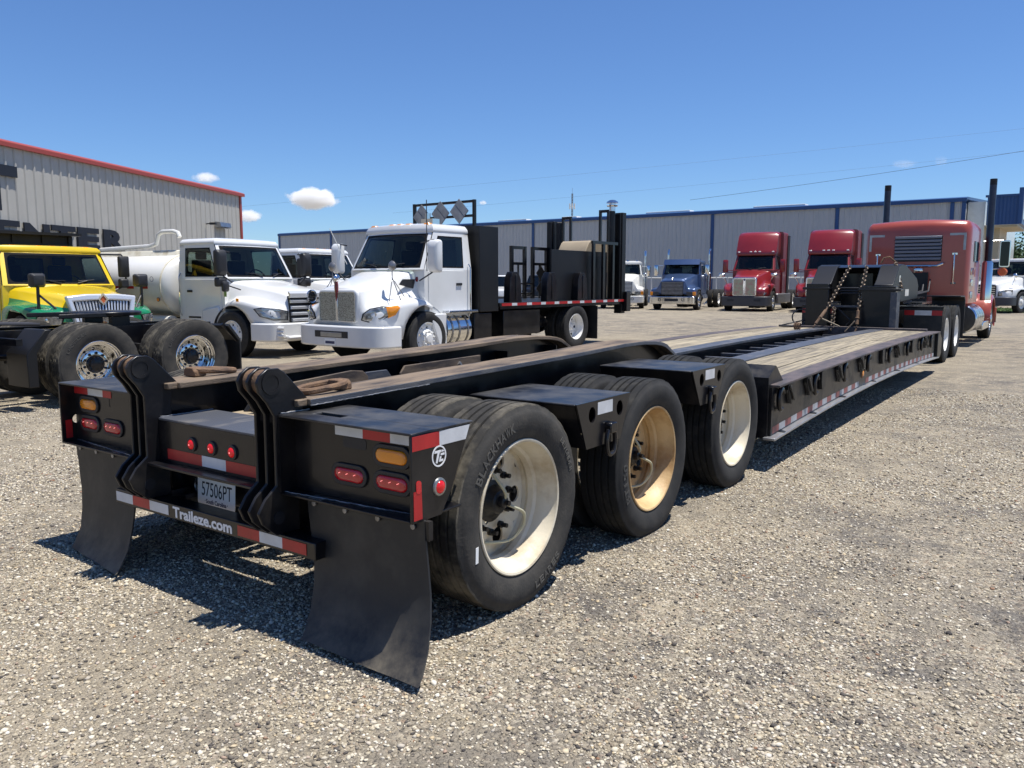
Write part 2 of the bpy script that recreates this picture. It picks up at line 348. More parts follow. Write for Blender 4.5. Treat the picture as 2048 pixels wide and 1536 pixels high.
def make_wheel(kind, style, parent, loc, out=1, lod=0, extra=None, name='wheel', ang=0, dusty=False):
    """style: deep (outer dual), deepchrome, flat (steer), inner"""
    R, Wd, r, pat, n = {'trail': (.464, .262, .300, 'rib', 108), 'drive': (.515, .275, .296, 'block', 88), 'steer': (.505, .275, .296, 'rib', 60), 'chr': (.52, .275, .296, 'block', 168), 'pick': (.39, .26, .24, 'rib', 40)}[kind]
    key = (kind, style, extra, dusty)
    rim_m = {'w': 'rimc', 'r': 'rimr'}.get(extra, 'rimw')
    if key not in WM:
        T = tyre(R, Wd, r, pat, n if lod == 0 else n//2)
        if kind == 'trail' and style == 'deep':
            t = .5*Wd+.0005
            if extra == 'one':
                arc_text(T, 'BLACKHAWK', t, .382, .042, R_(128), 2, width=.040, depth=.002)
                arc_text(T, 'BEYONDER', t, .393, .026, R_(28), 2, width=.026, depth=.002); arc_text(T, 'LEARES', t, .392, .034, R_(-62), 2, width=.040, flip=True, depth=.002)
            elif extra == 'r': arc_text(T, 'BT150', t, .385, .048, R_(140), 2, width=.050, depth=.002)
        elif kind == 'chr':
            arc_text(T, 'LANDGOLDEN', .5*Wd+.0005, .435, .036, R_(135), 2, width=.036, depth=.002)
        tm = T.mesh('tyre', ['rubberd' if dusty else 'rubber', 'treadd' if dusty else 'tread', 'letterd' if dusty else 'letter'], 30)
        B = MB(); hub = MB(); f = .40*Wd; rr = r+.004; ex = None
        if style == 'deep':
            sc = r/.300
            B.lathe([(f-.012, rr), (f+.006, rr+.003), (f+.010, rr-.002), (f+.007, rr-.011), (f-.030, rr-.016), (f-.045, rr-.026), (.008, rr-.034), (-.004, rr-.046), (-.030, rr-.052), (-.048, rr-.044), (-.066, rr-.048), (-.071, rr-.062)], n=72)
            holed_disc(B, -.062, .010, .09, rr-.058, 5, .040, .182, 0, 1.22)
            hub.lathe([(-.075, .098), (-.055, .096), (-.050, .078), (-.03, .062), (-.012, .054), (-.006, .045), (-.004, 0)], n=28)
            for i in range(10):
                a = 2*PI*i/10+.2; hub.lathe([(-.066, .017), (-.044, .017), (-.042, .011), (-.016, .011), (-.015, 0)], (0, .126*math.cos(a), .143*math.sin(a)), n=8)
            bm = [rim_m]; hm = 'blackm' if extra != 'w' else 'rimc'
        elif style == 'deepchrome':
            B.lathe([(f-.012, rr), (f+.006, rr+.003), (f+.010, rr-.002), (f+.007, rr-.011), (f-.022, rr-.016), (f-.03, rr-.030), (f-.05, rr-.036), (f-.054, rr-.052), (.0, rr-.058), (-.035, rr-.068), (-.05, rr-.085)], n=72)
            holed_disc(B, -.045, .012, .125, rr-.07, 10, .020, .196, 0, .3)
            B.lathe([(-.055, .176), (-.012, .170), (-.008, .160), (-.008, .115), (-.05, .112)], n=40)
            hub.lathe([(-.04, .112), (.012, .110), (.022, .098), (.05, .090), (.056, .078), (.058, 0)], n=28)
            for i in range(10):
                a = 2*PI*i/10+.2; hub.lathe([(-.01, .0175), (.006, .0175), (.012, .010), (.012, 0)], (0, .1425*math.cos(a), .1425*math.sin(a)), n=8)
            for i in range(8):
                a = 2*PI*i/8; hub.lathe([(.03, .012), (.062, .012), (.062, 0)], (0, .07*math.cos(a), .07*math.sin(a)), n=6)
            bm = ['chrome']; hm = 'black'
        elif style == 'flat':
            B.lathe([(f-.012, rr), (f+.006, rr+.003), (f+.010, rr-.002), (f+.006, rr-.012), (f-.035, rr-.018), (f-.045, rr-.035), (f-.040, .235)], n=48)
            holed_disc(B, f-.034, .012, .165, .240, 5, .026, .205, 0, .3)
            B.lathe([(f-.046, .17), (f-.02, .168), (f+.0, .155), (f+.012, .135), (f+.008, .10)], n=32)
            hub.lathe([(f-.01, .10), (f+.035, .092), (f+.05, .075), (f+.055, 0)], n=20)
            for i in range(10):
                a = 2*PI*i/10+.2; hub.lathe([(f+.0, .017), (f+.035, .017), (f+.04, .01), (f+.04, 0)], (0, .137*math.cos(a), .137*math.sin(a)), n=8)
            bm = [{'c': 'chrome'}.get(extra, rim_m)]; hm = {'c': 'chrome'}.get(extra, rim_m)
        else:
            B.lathe([(f, rr), (f+.006, rr), (f, rr-.015), (.02, rr-.03), (-.06, rr-.05), (-f, rr-.02)], n=40); bm = [rim_m]; hm = None
        WM[key] = (tm, B.mesh('wheel', bm, 30), hub.mesh('hub', hm, 30) if hm else None)
    tm, wm, hm = WM[key]
    w = bpy.data.objects.new(name, wm); COL.objects.link(w); w.parent = parent; w.location = loc; w.rotation_euler = (ang, 0, 0 if out > 0 else PI)
    t = bpy.data.objects.new('tyre', tm); COL.objects.link(t); t.parent = w
    if hm: h = bpy.data.objects.new('hub', hm); COL.objects.link(h); h.parent = w
    return w
# ------------------------------------------------------------------ ground
def ground_mat(name, stones=False):
    m = bpy.data.materials.new(name); m.use_nodes = True; t = m.node_tree; p = t.nodes['Principled BSDF']; N = t.nodes.new; L = t.links.new
    p.inputs['Roughness'].default_value = .85; p.inputs['Specular IOR Level'].default_value = .3
    def ramp(src, stops, interp='LINEAR'):
        r = N('ShaderNodeValToRGB'); e = r.color_ramp.elements; r.color_ramp.interpolation = interp
        while len(e) < len(stops): e.new(.5)
        for x, (pos, c) in zip(e, stops): x.position = pos; x.color = (*c, 1)
        L(src, r.inputs[0]); return r.outputs[0]
    cols = [(0, (0.049, 0.045, 0.043)), (.12, (0.137, 0.120, 0.100)), (.28, (0.244, 0.207, 0.149)), (.44, (0.361, 0.303, 0.213)), (.58, (0.303, 0.269, 0.217)), (.72, (0.459, 0.389, 0.281)), (.85, (0.615, 0.548, 0.416)), (.94, (0.273, 0.164, 0.100)), (1, (0.781, 0.730, 0.606))]
    if stones:
        sc_ = [(0, (0.060, 0.053, 0.051)), (.10, (0.160, 0.138, 0.112)), (.22, (0.300, 0.249, 0.177)), (.36, (0.440, 0.377, 0.270)), (.50, (0.560, 0.500, 0.382)), (.62, (0.400, 0.352, 0.289)), (.74, (0.660, 0.598, 0.475)), (.86, (0.500, 0.392, 0.242)), (.94, (0.760, 0.715, 0.605)), (1, (0.240, 0.128, 0.074))]
        g = N('ShaderNodeNewGeometry'); L(ramp(g.outputs['Random Per Island'], sc_), p.inputs['Base Color']); return m
    tc = N('ShaderNodeTexCoord'); v = tc.outputs['Object']
    def noise(sc, det=5, ro=.6):
        n = N('ShaderNodeTexNoise'); n.inputs['Scale'].default_value = sc; n.inputs['Detail'].default_value = det; n.inputs['Roughness'].default_value = ro; L(v, n.inputs[0]); return n.outputs[0]
    def mix(a, b, f, mode='MIX'):
        x = N('ShaderNodeMix'); x.data_type = 'RGBA'; x.blend_type = mode
        for i, q in ((6, a), (7, b)):
            if isinstance(q, tuple): x.inputs[i].default_value = (*q, 1)
            else: L(q, x.inputs[i])
        if isinstance(f, (int, float)): x.inputs[0].default_value = f
        else: L(f, x.inputs[0])
        return x.outputs[2]
    def mr(src, a, b, c=0, d=1):
        r = N('ShaderNodeMapRange'); r.inputs[1].default_value = a; r.inputs[2].default_value = b; r.inputs[3].default_value = c; r.inputs[4].default_value = d; L(src, r.inputs[0]); return r.outputs[0]
    wn = noise(30, 2); wv = N('ShaderNodeVectorMath'); wv.operation = 'MULTIPLY_ADD'; wv.inputs[1].default_value = (0.015, 0.015, 0.000); 
    cv = N('ShaderNodeCombineXYZ'); L(wn, cv.inputs[0]); L(wn, cv.inputs[1]); L(cv.outputs[0], wv.inputs[0]); L(v, wv.inputs[2])
    def vor(sc):
        a = N('ShaderNodeTexVoronoi'); a.inputs['Scale'].default_value = sc; L(wv.outputs[0], a.inputs['Vector']); s = N('ShaderNodeSeparateColor'); L(a.outputs['Color'], s.inputs[0]); return s.outputs[0], a.outputs['Distance']
    ca, da = vor(62); cb, db = vor(120); cc, dc = vor(34)
    base = ramp(ca, cols); fine = ramp(cb, cols); big = ramp(cc, cols)
    c = mix(base, fine, mr(noise(9, 3), .42, .58))
    c = mix(c, big, mr(noise(5, 2), .58, .64, 0, .75))
    c = mix(c, (0.371, 0.312, 0.218), mr(noise(4, 8, .75), .46, .64, .0, .58))        # dusty fines between stones
    c = mix(c, (0.102, 0.094, 0.089), mr(noise(1.5, 9, .80), .45, .60, 0, .8))        # darker bound patches
    c = mix(c, (0.112, 0.104, 0.097), mr(noise(.42, 8, .76), .50, .62, 0, .6))
    c = mix(c, big, mr(noise(7, 2), .60, .66, 0, .5))
    c = mix(c, (0.439, 0.370, 0.261), mr(noise(.21, 5, .6), .44, .64, 0, .55))
    L(c, p.inputs['Base Color'])
    h = N('ShaderNodeMath'); h.operation = 'ADD'; L(mr(da, 0, .7, .8, 0), h.inputs[0]); L(mr(db, 0, .7, .35, 0), h.inputs[1])
    b = N('ShaderNodeBump'); b.inputs['Strength'].default_value = 1; b.inputs['Distance'].default_value = .016; L(h.outputs[0], b.inputs['Height']); L(b.outputs[0], p.inputs['Normal'])
    return m
M['ground'] = ground_mat('gravel_ground'); M['stones'] = ground_mat('gravel_stones', True)
def axis(lo, hi, fine0, fine1, step, coarse):
    a = list(np.arange(fine0, fine1+1e-6, step)); x = fine0; c = step
    while x > lo: c *= 1.35; x -= c; a.insert(0, max(x, lo))
    x = fine1; c = step
    while x < hi: c *= 1.35; x += c; a.append(min(x, hi))
    return a
gx = axis(-1500, 1500, -22, 8, .5, 1); gy = axis(-300, 2500, -4, 40, .5, 1)
g = MB(); nx = len(gx)
for y in gy:
    for x in gx: g.v.append((x, y, gz(x, y)))
for j in range(len(gy)-1):
    for i in range(nx-1): g.f.append([j*nx+i, j*nx+i+1, (j+1)*nx+i+1, (j+1)*nx+i]); g.m.append(0)
tag(g.build('gravel_yard', 'ground', smooth=180), kind='structure')
def stones():
    rng = np.random.default_rng(3); bm = bmesh.new(); bmesh.ops.create_icosphere(bm, subdivisions=1, radius=1)
    bv = np.array([v.co[:] for v in bm.verts]); bf = np.array([[v.index for v in f.verts] for f in bm.faces]); bm.free()
    C = np.array(co.location); n0 = 760000
    # density falls with distance from the camera; only in the ground wedge the camera sees
    d = 1.2+11*rng.random(n0)**1.6; a = .6193+rng.uniform(-.62, .66, n0); x = C[0]-np.sin(a)*d; y = C[1]+np.cos(a)*d
    fw = (np.cos(.6193)*(y-C[1])-np.sin(.6193)*(x-C[0])); keep = (fw > 1.35) & (rng.random(n0) < np.clip(d/9, .16, 1))
    clump = np.sin(x*1.7+np.sin(y*2.3)*1.3)*np.sin(y*1.3+np.sin(x*1.9)*1.7); keep &= rng.random(n0) < (.55+.45*clump)
    x = x[keep]; y = y[keep]; d = d[keep]; n = len(x)
    s = np.clip(rng.lognormal(math.log(.0045), .40, n), .0022, .0125)*np.where(d > 6, 1.15, 1)
    z = np.array([gz(a_, b_) for a_, b_ in zip(x, y)])
    x += 0; th = rng.uniform(0, 2*PI, n); sq = np.stack([s*rng.uniform(.8, 1.35, n), s*rng.uniform(.7, 1.05, n), s*rng.uniform(.45, .8, n)], 1)
    V = bv[None]*sq[:, None]*(1+.25*rng.standard_normal((n, len(bv), 1))); c, s_ = np.cos(th)[:, None], np.sin(th)[:, None]
    X = V[..., 0]*c-V[..., 1]*s_+x[:, None]; Y = V[..., 0]*s_+V[..., 1]*c+y[:, None]; Z = V[..., 2]+z[:, None]+sq[:, 2:3]*.35
    P = np.stack([X, Y, Z], 2).reshape(-1, 3); F = (bf[None]+(np.arange(n)*len(bv))[:, None, None]).reshape(-1, 3)
    me = bpy.data.meshes.new('gravel'); me.vertices.add(len(P)); me.vertices.foreach_set('co', P.ravel()); me.loops.add(F.size); me.loops.foreach_set('vertex_index', F.ravel().astype(np.int32))
    me.polygons.add(len(F)); me.polygons.foreach_set('loop_start', np.arange(0, F.size, 3, dtype=np.int32)); me.update(calc_edges=True); me.validate()
    me.materials.append(M['stones']); o = bpy.data.objects.new('gravel', me); COL.objects.link(o); tag(o, 'loose tan and grey gravel stones strewn over the yard', 'gravel', kind='stuff')
    return n
NST = stones()

# ------------------------------------------------------------------ left beige building (wall plane runs along u)
Cc = Vector((3.2476, -2.1053, 1.4569))
k = (5.5-1.4569)/(6-1.4569)
A = Cc+(Vector((-32.61, 24.22, 6))-Cc)*k; u = Vector((-math.sin(R_(26.525)), math.cos(R_(26.525)), 0)); nrm = Vector((u.y, -u.x, 0))
bl = thing('beige_building', 'beige ribbed metal building with red trim and big black letters', 'building', (A.x, A.y, 0), math.atan2(u.y, u.x))
# local: +X along wall towards far corner (0 = corner), -X nearer; outward normal = -Y local
H = 5.5; LEN = 40; pitch = .374
def siding(w, h, ribs, rib=.035, base=.0):
    m = MB(); pts = []
    for i in range(ribs):
        x = w*i/ribs; pts += [(x, 0), (x+.03, -rib), (x+.075, -rib), (x+.105, 0)]
        pts += [(x+.22*w/ribs/.374, -.008), (x+.25*w/ribs/.374, -.008)] if w/ribs > .34 else []
    pts.append((w, 0)); back = [(w, .05), (0, .05)]
    m.prism(pts+back, 'z', base, h); return m
pan = siding(pitch*3-.004, H+.1, 3).build('wall_panel', 'wallbeige', bl, smooth=0)
for i in range(36):
    if i == 0: pan.location = (-pitch*3-.27, 0, -.3)
    else: inst(pan, bl, (-pitch*3*(i+1)-.27, 0, -.3))
m = MB(); m.bx(-LEN-2, -.135, .06, 14, -.3, H-.2); m.build('building_shell', 'wallbeige', bl, smooth=0)
m = MB(); m.prism([(-.14, H-.20), (-.14, H-.08), (-.11, H-.05), (.3, H+.07), (14, H+1.2), (14, H+1.1), (.3, H-.02), (.05, H-.12), (.05, H-.20)], 'x', -LEN-2, .03); m.build('roof_fascia', 'trimred', bl, smooth=0)
m = MB(); m.bx(-.27, -.11, -.05, .12, -.3, H-.2); m.bx(-.13, -.11, .12, 13.9, -.3, H-.2); m.build('corner_trim', 'trimred', bl, smooth=0)
def wall_letter(ch, x0, x1, z0, z1, th=.05):
    mb = MB(); mx = frame3(((x0+x1)/2, -.045, (z0+z1)/2), (1, 0, 0), (0, 0, 1)); text(mb, ch, mx, x1-x0, z1-z0, th, .05); mb.build('letter', 'ink', bl, smooth=0)
kz = lambda z: 1.4569+(z-1.4569)*k
for ch, a0, a1, z0, z1 in (('E', -16.62, -15.46, 2.62, 3.43), ('N', -15.28, -14.10, 2.62, 3.41), ('T', -14.01, -12.80, 2.62, 3.42), ('E', -12.69, -11.5, 2.62, 3.43), ('R', -11.25, -9.95, 2.62, 3.44), ('T', -17.6, -15.42, 3.72, 5.18)):
    wall_letter(ch, a0*k, a1*k, kz(z0), kz(z1))
m = MB(); m.prism([(-.05, kz(4.05)), (-.34, kz(4.08)), (-.30, kz(4.30)), (-.05, kz(4.33))], 'x', -2.9*k, -1.9*k); wl = m.build('wall_lamp', 'alud', bl, smooth=0, bevel=.01)
m = MB(); m.bx(-2.84*k, -1.96*k, -.33, -.10, kz(4.05)-.03, kz(4.05)-.005); m.build('lamp_lens', 'lamp', wl, smooth=0)
m = MB(); m.tube([(-3.7*k, -.05, kz(4.16)), (-3.7*k, -.3, kz(4.18))], .025); m.bx(-3.75*k, -3.62*k, -.48, -.22, kz(4.12), kz(4.22)); m.build('security_camera', 'plastic', bl)

# ------------------------------------------------------------------ far grey building with blue trim
YB = 50.0; HB = 6.05
bb = thing('grey_warehouse', 'long pale grey metal warehouse with blue trim behind the parked trucks', 'building', (-2.75, YB, 0))
pb = siding(.915-.004, HB-.1, 3, .03).build('wall_panel', 'wallgrey', bb, smooth=0)
for i in range(65):
    if i == 0: pb.location = (-.915, 0, 0)
    else: inst(pb, bb, (-.915*(i+1), 0, 0))
X0 = -59.2
m = MB(); m.bx(X0, -.02, .06, 30, 0, HB-.2); m.build('building_shell', 'wallgrey', bb, smooth=0)
m = MB(); m.prism([(-.16, HB-.16), (-.16, HB+.05), (.1, HB+.12), (15, HB+1.0), (30, HB+.1), (30, HB-.1), (15, HB+.8), (.1, HB-.02)], 'x', X0-.15, .1); m.build('roof_edge', 'trimblue', bb, smooth=0)
for x in (-59.15, -51.77, -29.07, -14.66, -6.74, -.55, .02): m = MB(); m.bx(x-.16, x+.05, -.08, -.033, 0, HB-.16); m.build('downpipe', 'trimblue', bb, smooth=0, bevel=.01)
for x, w, yy in ((-47.6, 1.6, 4), (-33.0, 3, 3), (-27.5, 1.5, 3), (-19.2, 3.6, 3), (-11.2, 3.6, 3)):
    m = MB(); m.prism([(x-w/2, HB+.16), (x+w/2, HB+.16), (x+w/2-.1, HB+.46), (x-w/2+.1, HB+.46)], 'y', yy-.4, yy+.4); m.bx(x-w/2+.05, x+w/2-.05, yy-.3, yy+.3, HB, HB+.17); m.build('roof_vent', 'cream', bb, smooth=0, bevel=.03)
# entrance canopy on the right end
m = MB(); m.bx(.03, .9, 1.2, 24, 0, HB-.1); m.build('end_wall', 'cream', bb, smooth=0)
m = MB(); m.prism([(1.0+i*.09, (-.03 if i % 2 else 0)+1.0) for i in range(18)]+[(2.5, 1.14), (1.0, 1.14)], 'z', 4.62, 6.15); m.bx(.9, 2.5, .9, 1.2, 6.15, 6.27); m.build('canopy_fascia', 'trimblue', bb, smooth=0)
m = MB(); m.bx(2.5, 2.72, .9, 7, 4.62, 6.6); m.build('canopy_parapet', 'trimblue', bb, smooth=0, bevel=.02)
m = MB(); m.bx(2.723, 2.75, 1.1, 6.8, 4.9, 6.4); m.build('sign_board', 'cream', bb, smooth=0)
m = MB(); m.bx(.9, 2.5, 1.2, 7, 4.5, 4.62); m.build('canopy_soffit', 'soffit', bb, smooth=0)
m = MB(); m.bx(.9, 1.6, 2.2, 7, 0, 4.5); m.build('entrance_wall', 'soffit', bb, smooth=0)

# white pipe fence in front of the warehouse
fe = thing('pipe_fence', 'white pipe fence standing in front of the grey warehouse', 'fence', (-16, 47.2, 0))
post = MB(); post.tube([(0, 0, 0), (0, 0, 1.75)], .045, 8); po = post.build('post', 'cream', fe)
for i in range(26):
    if i == 0: po.location = (-6, 0, 0)
    else: inst(po, fe, (-6+.75*i, 0, 0))
for z in (.5, 1.7): m = MB(); m.tube([(-6, 0, z), (12.75, 0, z)], .035, 8); m.build('rail', 'cream', fe)

# cell mast far away
tw = thing('cell_tower', 'thin grey radio mast with an antenna ring rising behind the warehouse', 'tower', (-156, 260, 0))
m = MB()
for a in range(3): x, y = .45*math.cos(a*2.094), .45*math.sin(a*2.094); m.tube([(x, y, 0), (x*.6, y*.6, 34)], .09, 5)
for i in range(34):
    r = .45-.18*i/34; p = [(r*math.cos(a*2.094), r*math.sin(a*2.094), i) for a in range(3)]; q = [(r*math.cos(a*2.094), r*math.sin(a*2.094), i+1) for a in range(3)]
    for a in range(3): m.tube([p[a], q[(a+1) % 3]], .04, 4)
m.tube([(0, 0, 34), (0, 0, 36)], .05, 5); m.build('mast', 'steel', tw, smooth=0)
for a in range(6):
    x, y = 1.0*math.cos(a*PI/3), 1.0*math.sin(a*PI/3); m = MB(); m.bx(x-.18, x+.18, y-.15, y+.15, 28.3, 30.3); m.tube([(0, 0, 29.3), (x, y, 29.3)], .06, 5); m.build('antenna', 'cream', tw, smooth=0)

# power lines
def wire(lab, a, b, sag, r):
    a = Vector(a); b = Vector(b); m = MB(); m.tube([a.lerp(b, i/40)-Vector((0, 0, sag*4*(i/40)*(1-i/40))) for i in range(41)], r, 5)
    tag(m.build('power_line', 'wire'), lab, 'power line', 'power lines crossing the sky')
wire('highest thin power line crossing the sky above the warehouse', (-85, 36, 6.9), (30, 122, 21.5), .4, .006)
wire('middle thin power line sloping over the warehouse roof', (-62, 66, 9.2), (30, 108, 17.4), .4, .006)
wire('lowest and darkest power line passing behind the exhaust stacks', (-26, 66, 8.6), (25, 70, 14.2), .5, .013)

# trees, grass at the right edge
def tree(name, lab, loc, h, r, seed):
    rng = random.Random(seed); t = thing(name, lab, 'tree', loc, 0, 'trees at the far right'); m = MB(); m.tube([(0, 0, 0), (.1, .05, h*.3), (0, .1, h*.6), (.1, 0, h*.85)], [.28, .22, .14, .05], 7)
    for i in range(7):
        a = rng.uniform(0, 6.28); z = h*rng.uniform(.3, .6); m.tube([(0, .05, z), (r*.6*math.cos(a), r*.6*math.sin(a), z+h*.2)], [.09, .03], 5)
    m.build('trunk', 'bark', t); c = MB()
    cl = [(rng.uniform(-r, r)*.75, rng.uniform(-r, r)*.75, h*rng.uniform(.38, .92), rng.uniform(.25, .5)*r) for _ in range(26)]
    for x, y, z, q in cl:
        for _ in range(110):
            d = Vector((rng.gauss(0, 1), rng.gauss(0, 1), rng.gauss(0, .8))).normalized()*q*rng.uniform(.6, 1.05); p = Vector((x, y, z))+d; s = rng.uniform(.12, .26)
            e = Vector((rng.gauss(0, 1), rng.gauss(0, 1), rng.gauss(0, 1))).normalized(); f = e.orthogonal().normalized(); gg = e.cross(f)
            c.add([p-f*s, p+gg*s*.6, p+f*s, p-gg*s*.6], [(0, 1, 2, 3)])
    c.build('crown', 'leaf', t, smooth=0)
tree('broadleaf_tree', 'tallest green tree beyond the yard at the right edge', (-3.6, 104, 0), 6.0, 3.4, 1)
tree('broadleaf_tree', 'round green tree behind the white truck mirror at the right', (-6.2, 108, 0), 5.2, 3.0, 2)
tree('broadleaf_tree', 'low bushy tree at the far right past the pickup', (.6, 100, 0), 4.6, 3.0, 3)
tree('broadleaf_tree', 'dark wide tree filling the right edge of the view', (4.2, 103, 0), 5.4, 3.4, 4)
m = MB(); rng = random.Random(5)
for _ in range(6000):
    x, y = rng.uniform(-1.2, 6), rng.uniform(42.5, 50); s = rng.uniform(.03, .10); a = rng.uniform(0, 3.14); dx, dy = .012*math.cos(a), .012*math.sin(a)
    m.add([(x-dx, y-dy, 0), (x+dx, y+dy, 0), (x+dx*.2+rng.uniform(-.03, .03), y+rng.uniform(-.03, .03), s)], [(0, 1, 2)])
m.add([(-1.2, 42.5, .006), (6, 42.5, .006), (6, 50, .006), (-1.2, 50, .006)], [(0, 1, 2, 3)])
tag(m.build('grass', 'grassm', smooth=0), 'strip of short green grass beside the parked pickup', 'grass', kind='stuff')

# clouds: small volumes far off
def cloud(lab, c, sx, sz, seed, dens=.05):
    m = bpy.data.materials.new('cloud_vapour'); m.use_nodes = True; t = m.node_tree; t.nodes.remove(t.nodes['Principled BSDF']); N = t.nodes.new; L = t.links.new
    v = N('ShaderNodeVolumePrincipled'); v.inputs['Color'].default_value = (1, 1, 1, 1); v.inputs['Anisotropy'].default_value = .2
    tc = N('ShaderNodeTexCoord'); n = N('ShaderNodeTexNoise'); n.inputs['Scale'].default_value = .045*90/sx; n.inputs['Detail'].default_value = 6; n.inputs['Roughness'].default_value = .62
    off = N('ShaderNodeVectorMath'); off.inputs[1].default_value = (seed*37.1, seed*11.7, 0); L(tc.outputs['Object'], off.inputs[0]); L(off.outputs[0], n.inputs[0])
    sc = N('ShaderNodeVectorMath'); sc.operation = 'MULTIPLY'; sc.inputs[1].default_value = (2/sx, 2.6/sx, 2/sz); L(tc.outputs['Object'], sc.inputs[0])
    ln = N('ShaderNodeVectorMath'); ln.operation = 'LENGTH'; L(sc.outputs[0], ln.inputs[0])
    a = N('ShaderNodeMath'); a.operation = 'MULTIPLY_ADD'; a.inputs[1].default_value = -.75; a.inputs[2].default_value = .32; L(ln.outputs['Value'], a.inputs[0])
    b = N('ShaderNodeMath'); b.operation = 'ADD'; L(a.outputs[0], b.inputs[0]); L(n.outputs[0], b.inputs[1])
    r = N('ShaderNodeMapRange'); r.inputs[1].default_value = .2; r.inputs[2].default_value = .42; r.inputs[4].default_value = dens; L(b.outputs[0], r.inputs[0])
    L(r.outputs[0], v.inputs['Density']); L(v.outputs[0], t.nodes['Material Output'].inputs['Volume'])
    bm = MB(); bm.loft([[(sx*.62*q*math.cos(i*PI/8), sx*.5*q*math.sin(i*PI/8), z*sz*.62) for i in range(16)] for q, z in ((.55, -1), (1, -.5), (1, .5), (.55, 1))])
    o = bm.build('cloud', m, smooth=0, loc=c); o.rotation_euler = (0, 0, .75); tag(o, lab, 'cloud', 'small clouds low in the sky')
cloud('largest white puffy cloud low over the trucks', (-712, 617, 93), 66, 27, 1, .25)
cloud('small cloud touching the beige building roof edge', (-811, 550, 117), 34, 14, 2, .12)
cloud('small bright cloud just right of the beige building', (-769, 573, 74), 32, 17, 3, .2)
cloud('tiny round cloud above the flatbed placards', (-556, 727, 89), 11, 6, 4, .2)
cloud('faint wisp of cloud left of the exhaust stacks', (-175, 1004, 132), 34, 12, 5, .012)
cloud('faint wisp of cloud between the two exhaust stacks', (-142, 1028, 135), 18, 14, 6, .014)
# ------------------------------------------------------------------ lowboy trailer (world axes: +Y forward, +X right)
T = thing('lowboy_trailer', 'long black lowboy trailer with three dual axles, wood deck and white wheels, nearest the camera', 'trailer', (0, 0, 0))
# main rear beams
for sx in (-1, 1):
    x0, x1, yf = min(.36*sx, .60*sx), max(.36*sx, .60*sx), 3.62
    prof = [(.14, .963), (.4, .966), (1.2, .981), (2.3, 1.0), (3.0, 1.021), (3.3, 1.020), (3.5, 1.008), (3.62, .992), (3.70, .972), (3.78, .93), (3.9, .87), (4.02, .79), (4.09, .71)]
    inner = [(y, z-.028) for y, z in prof[:6]]+[(3.49, .980), (3.60, .965), (3.67, .949), (3.75, .915), (3.872, .858), (3.99, .782), (4.062, .705)]
    m = MB(); m.prism(prof+inner[::-1], 'x', x0, x1); m.m[0] = m.m[1] = 1; m.bx(x0+.02, x1-.02, .09, .1401, .933, .962, 0)
    m.build('beam_top_flange', ['rust', 'scuff' if sx > 0 else 'rust'], T, bevel=.004)
    m = MB(); xw = .48*sx; web = [(.14, .40), (.14, .934)]+[(y, z-.002) for y, z in inner[1:]]+[(4.06, .40)]
    m.prism(web, 'x', xw-.009, xw+.009); m.build('beam_web', 'black', T)
    m = MB(); m.bx(x0+.0, x1, .14, yf+.4, .372, .398); m.build('beam_bottom_flange', 'black', T, bevel=.003)
    m = MB(); m.prism([(.30, .40), (.30, .915), (yf-.25, zf(yf)-.035), (yf-.25, .40)], 'x', xw-.10*sx-.004, xw-.10*sx+.004) if 0 else None
    for y in (1.9, 2.9, 3.6): m = MB(); m.bx(min(xw, xw-.12*sx), max(xw, xw-.12*sx)-.0095*sx*0, y-.006, y+.006, .402, .926); m.build('beam_stiffener', 'black', T)
def cross(y, z0, z1, w=.08): m = MB(); m.bx(-.478, .478, y-w/2, y+w/2, z0, z1); m.build('crossmember', 'black', T, bevel=.004)
for y, a, b in ((1.55, .48, .70), (2.3, .48, .66), (3.0, .45, .70), (3.75, .45, .72), (.95, .45, .62)): cross(y, a, b)
# plates standing between the beams, worn brown
m = MB(); m.prism([(.45, .70), (.45, .90), (.62, .915), (1.13, .945), (1.22, .935), (1.26, .90), (1.26, .70)], 'x', -.215, -.20); m.build('pocket_plate', 'rust', T, bevel=.003)
m = MB(); m.prism(circ2(1.02, .885, .018, 12), 'x', -.199, -.1965); m.prism(circ2(.62, .84, .026, 12), 'x', -.199, -.1965); m.build('pocket_hole', 'ink', T)
m = MB(); m.prism([(1.3, .70), (1.3, .915), (1.48, .915), (1.52, .87), (1.52, .70)], 'x', -.275, -.26); m.build('pocket_plate', 'scuff', T, bevel=.003)
m = MB(); m.prism([(1.54, .70), (1.54, .89), (1.58, .935), (2.35, .945), (2.35, .70)], 'x', -.215, -.20); m.build('pocket_plate', 'rust', T, bevel=.003)
m = MB(); m.tube([(-.42, 2.05, .87), (-.15, 2.12, .885), (.1, 2.3, .86)], .012, 6); m.tube([(-.2, 2.15, .85), (-.2, 2.1, .91)], .02, 6); m.build('air_line_fitting', 'steel', T)
m = MB()
for i, (dx, r, mi) in enumerate(((0, .022, 0), (.05, .014, 0), (.10, .014, 0))):
    m.tube([(-.38+dx, .42, .62), (-.30+dx, .50, .80), (-.16+dx, .58, .86), (.02+dx, .62, .80), (.12+dx, .8, .66)], r, 8)
m.build('air_hose', 'plastic', T)
m = MB(); m.tube([(.02, .44, .78), (.12, .50, .86), (.22, .5, .78)], .007, 6); m.tube([(.16, .52, .74), (.19, .50, .9)], .008, 6); m.build('thin_air_line', 'steel', T)
m = MB(); m.tube([(-.1, .60, .70), (-.1, .95, .70)], .07, 12); m.tube([(.2, .6, .72), (.2, .95, .72)], .07, 12); m.build('brake_chamber', 'blackd', T)
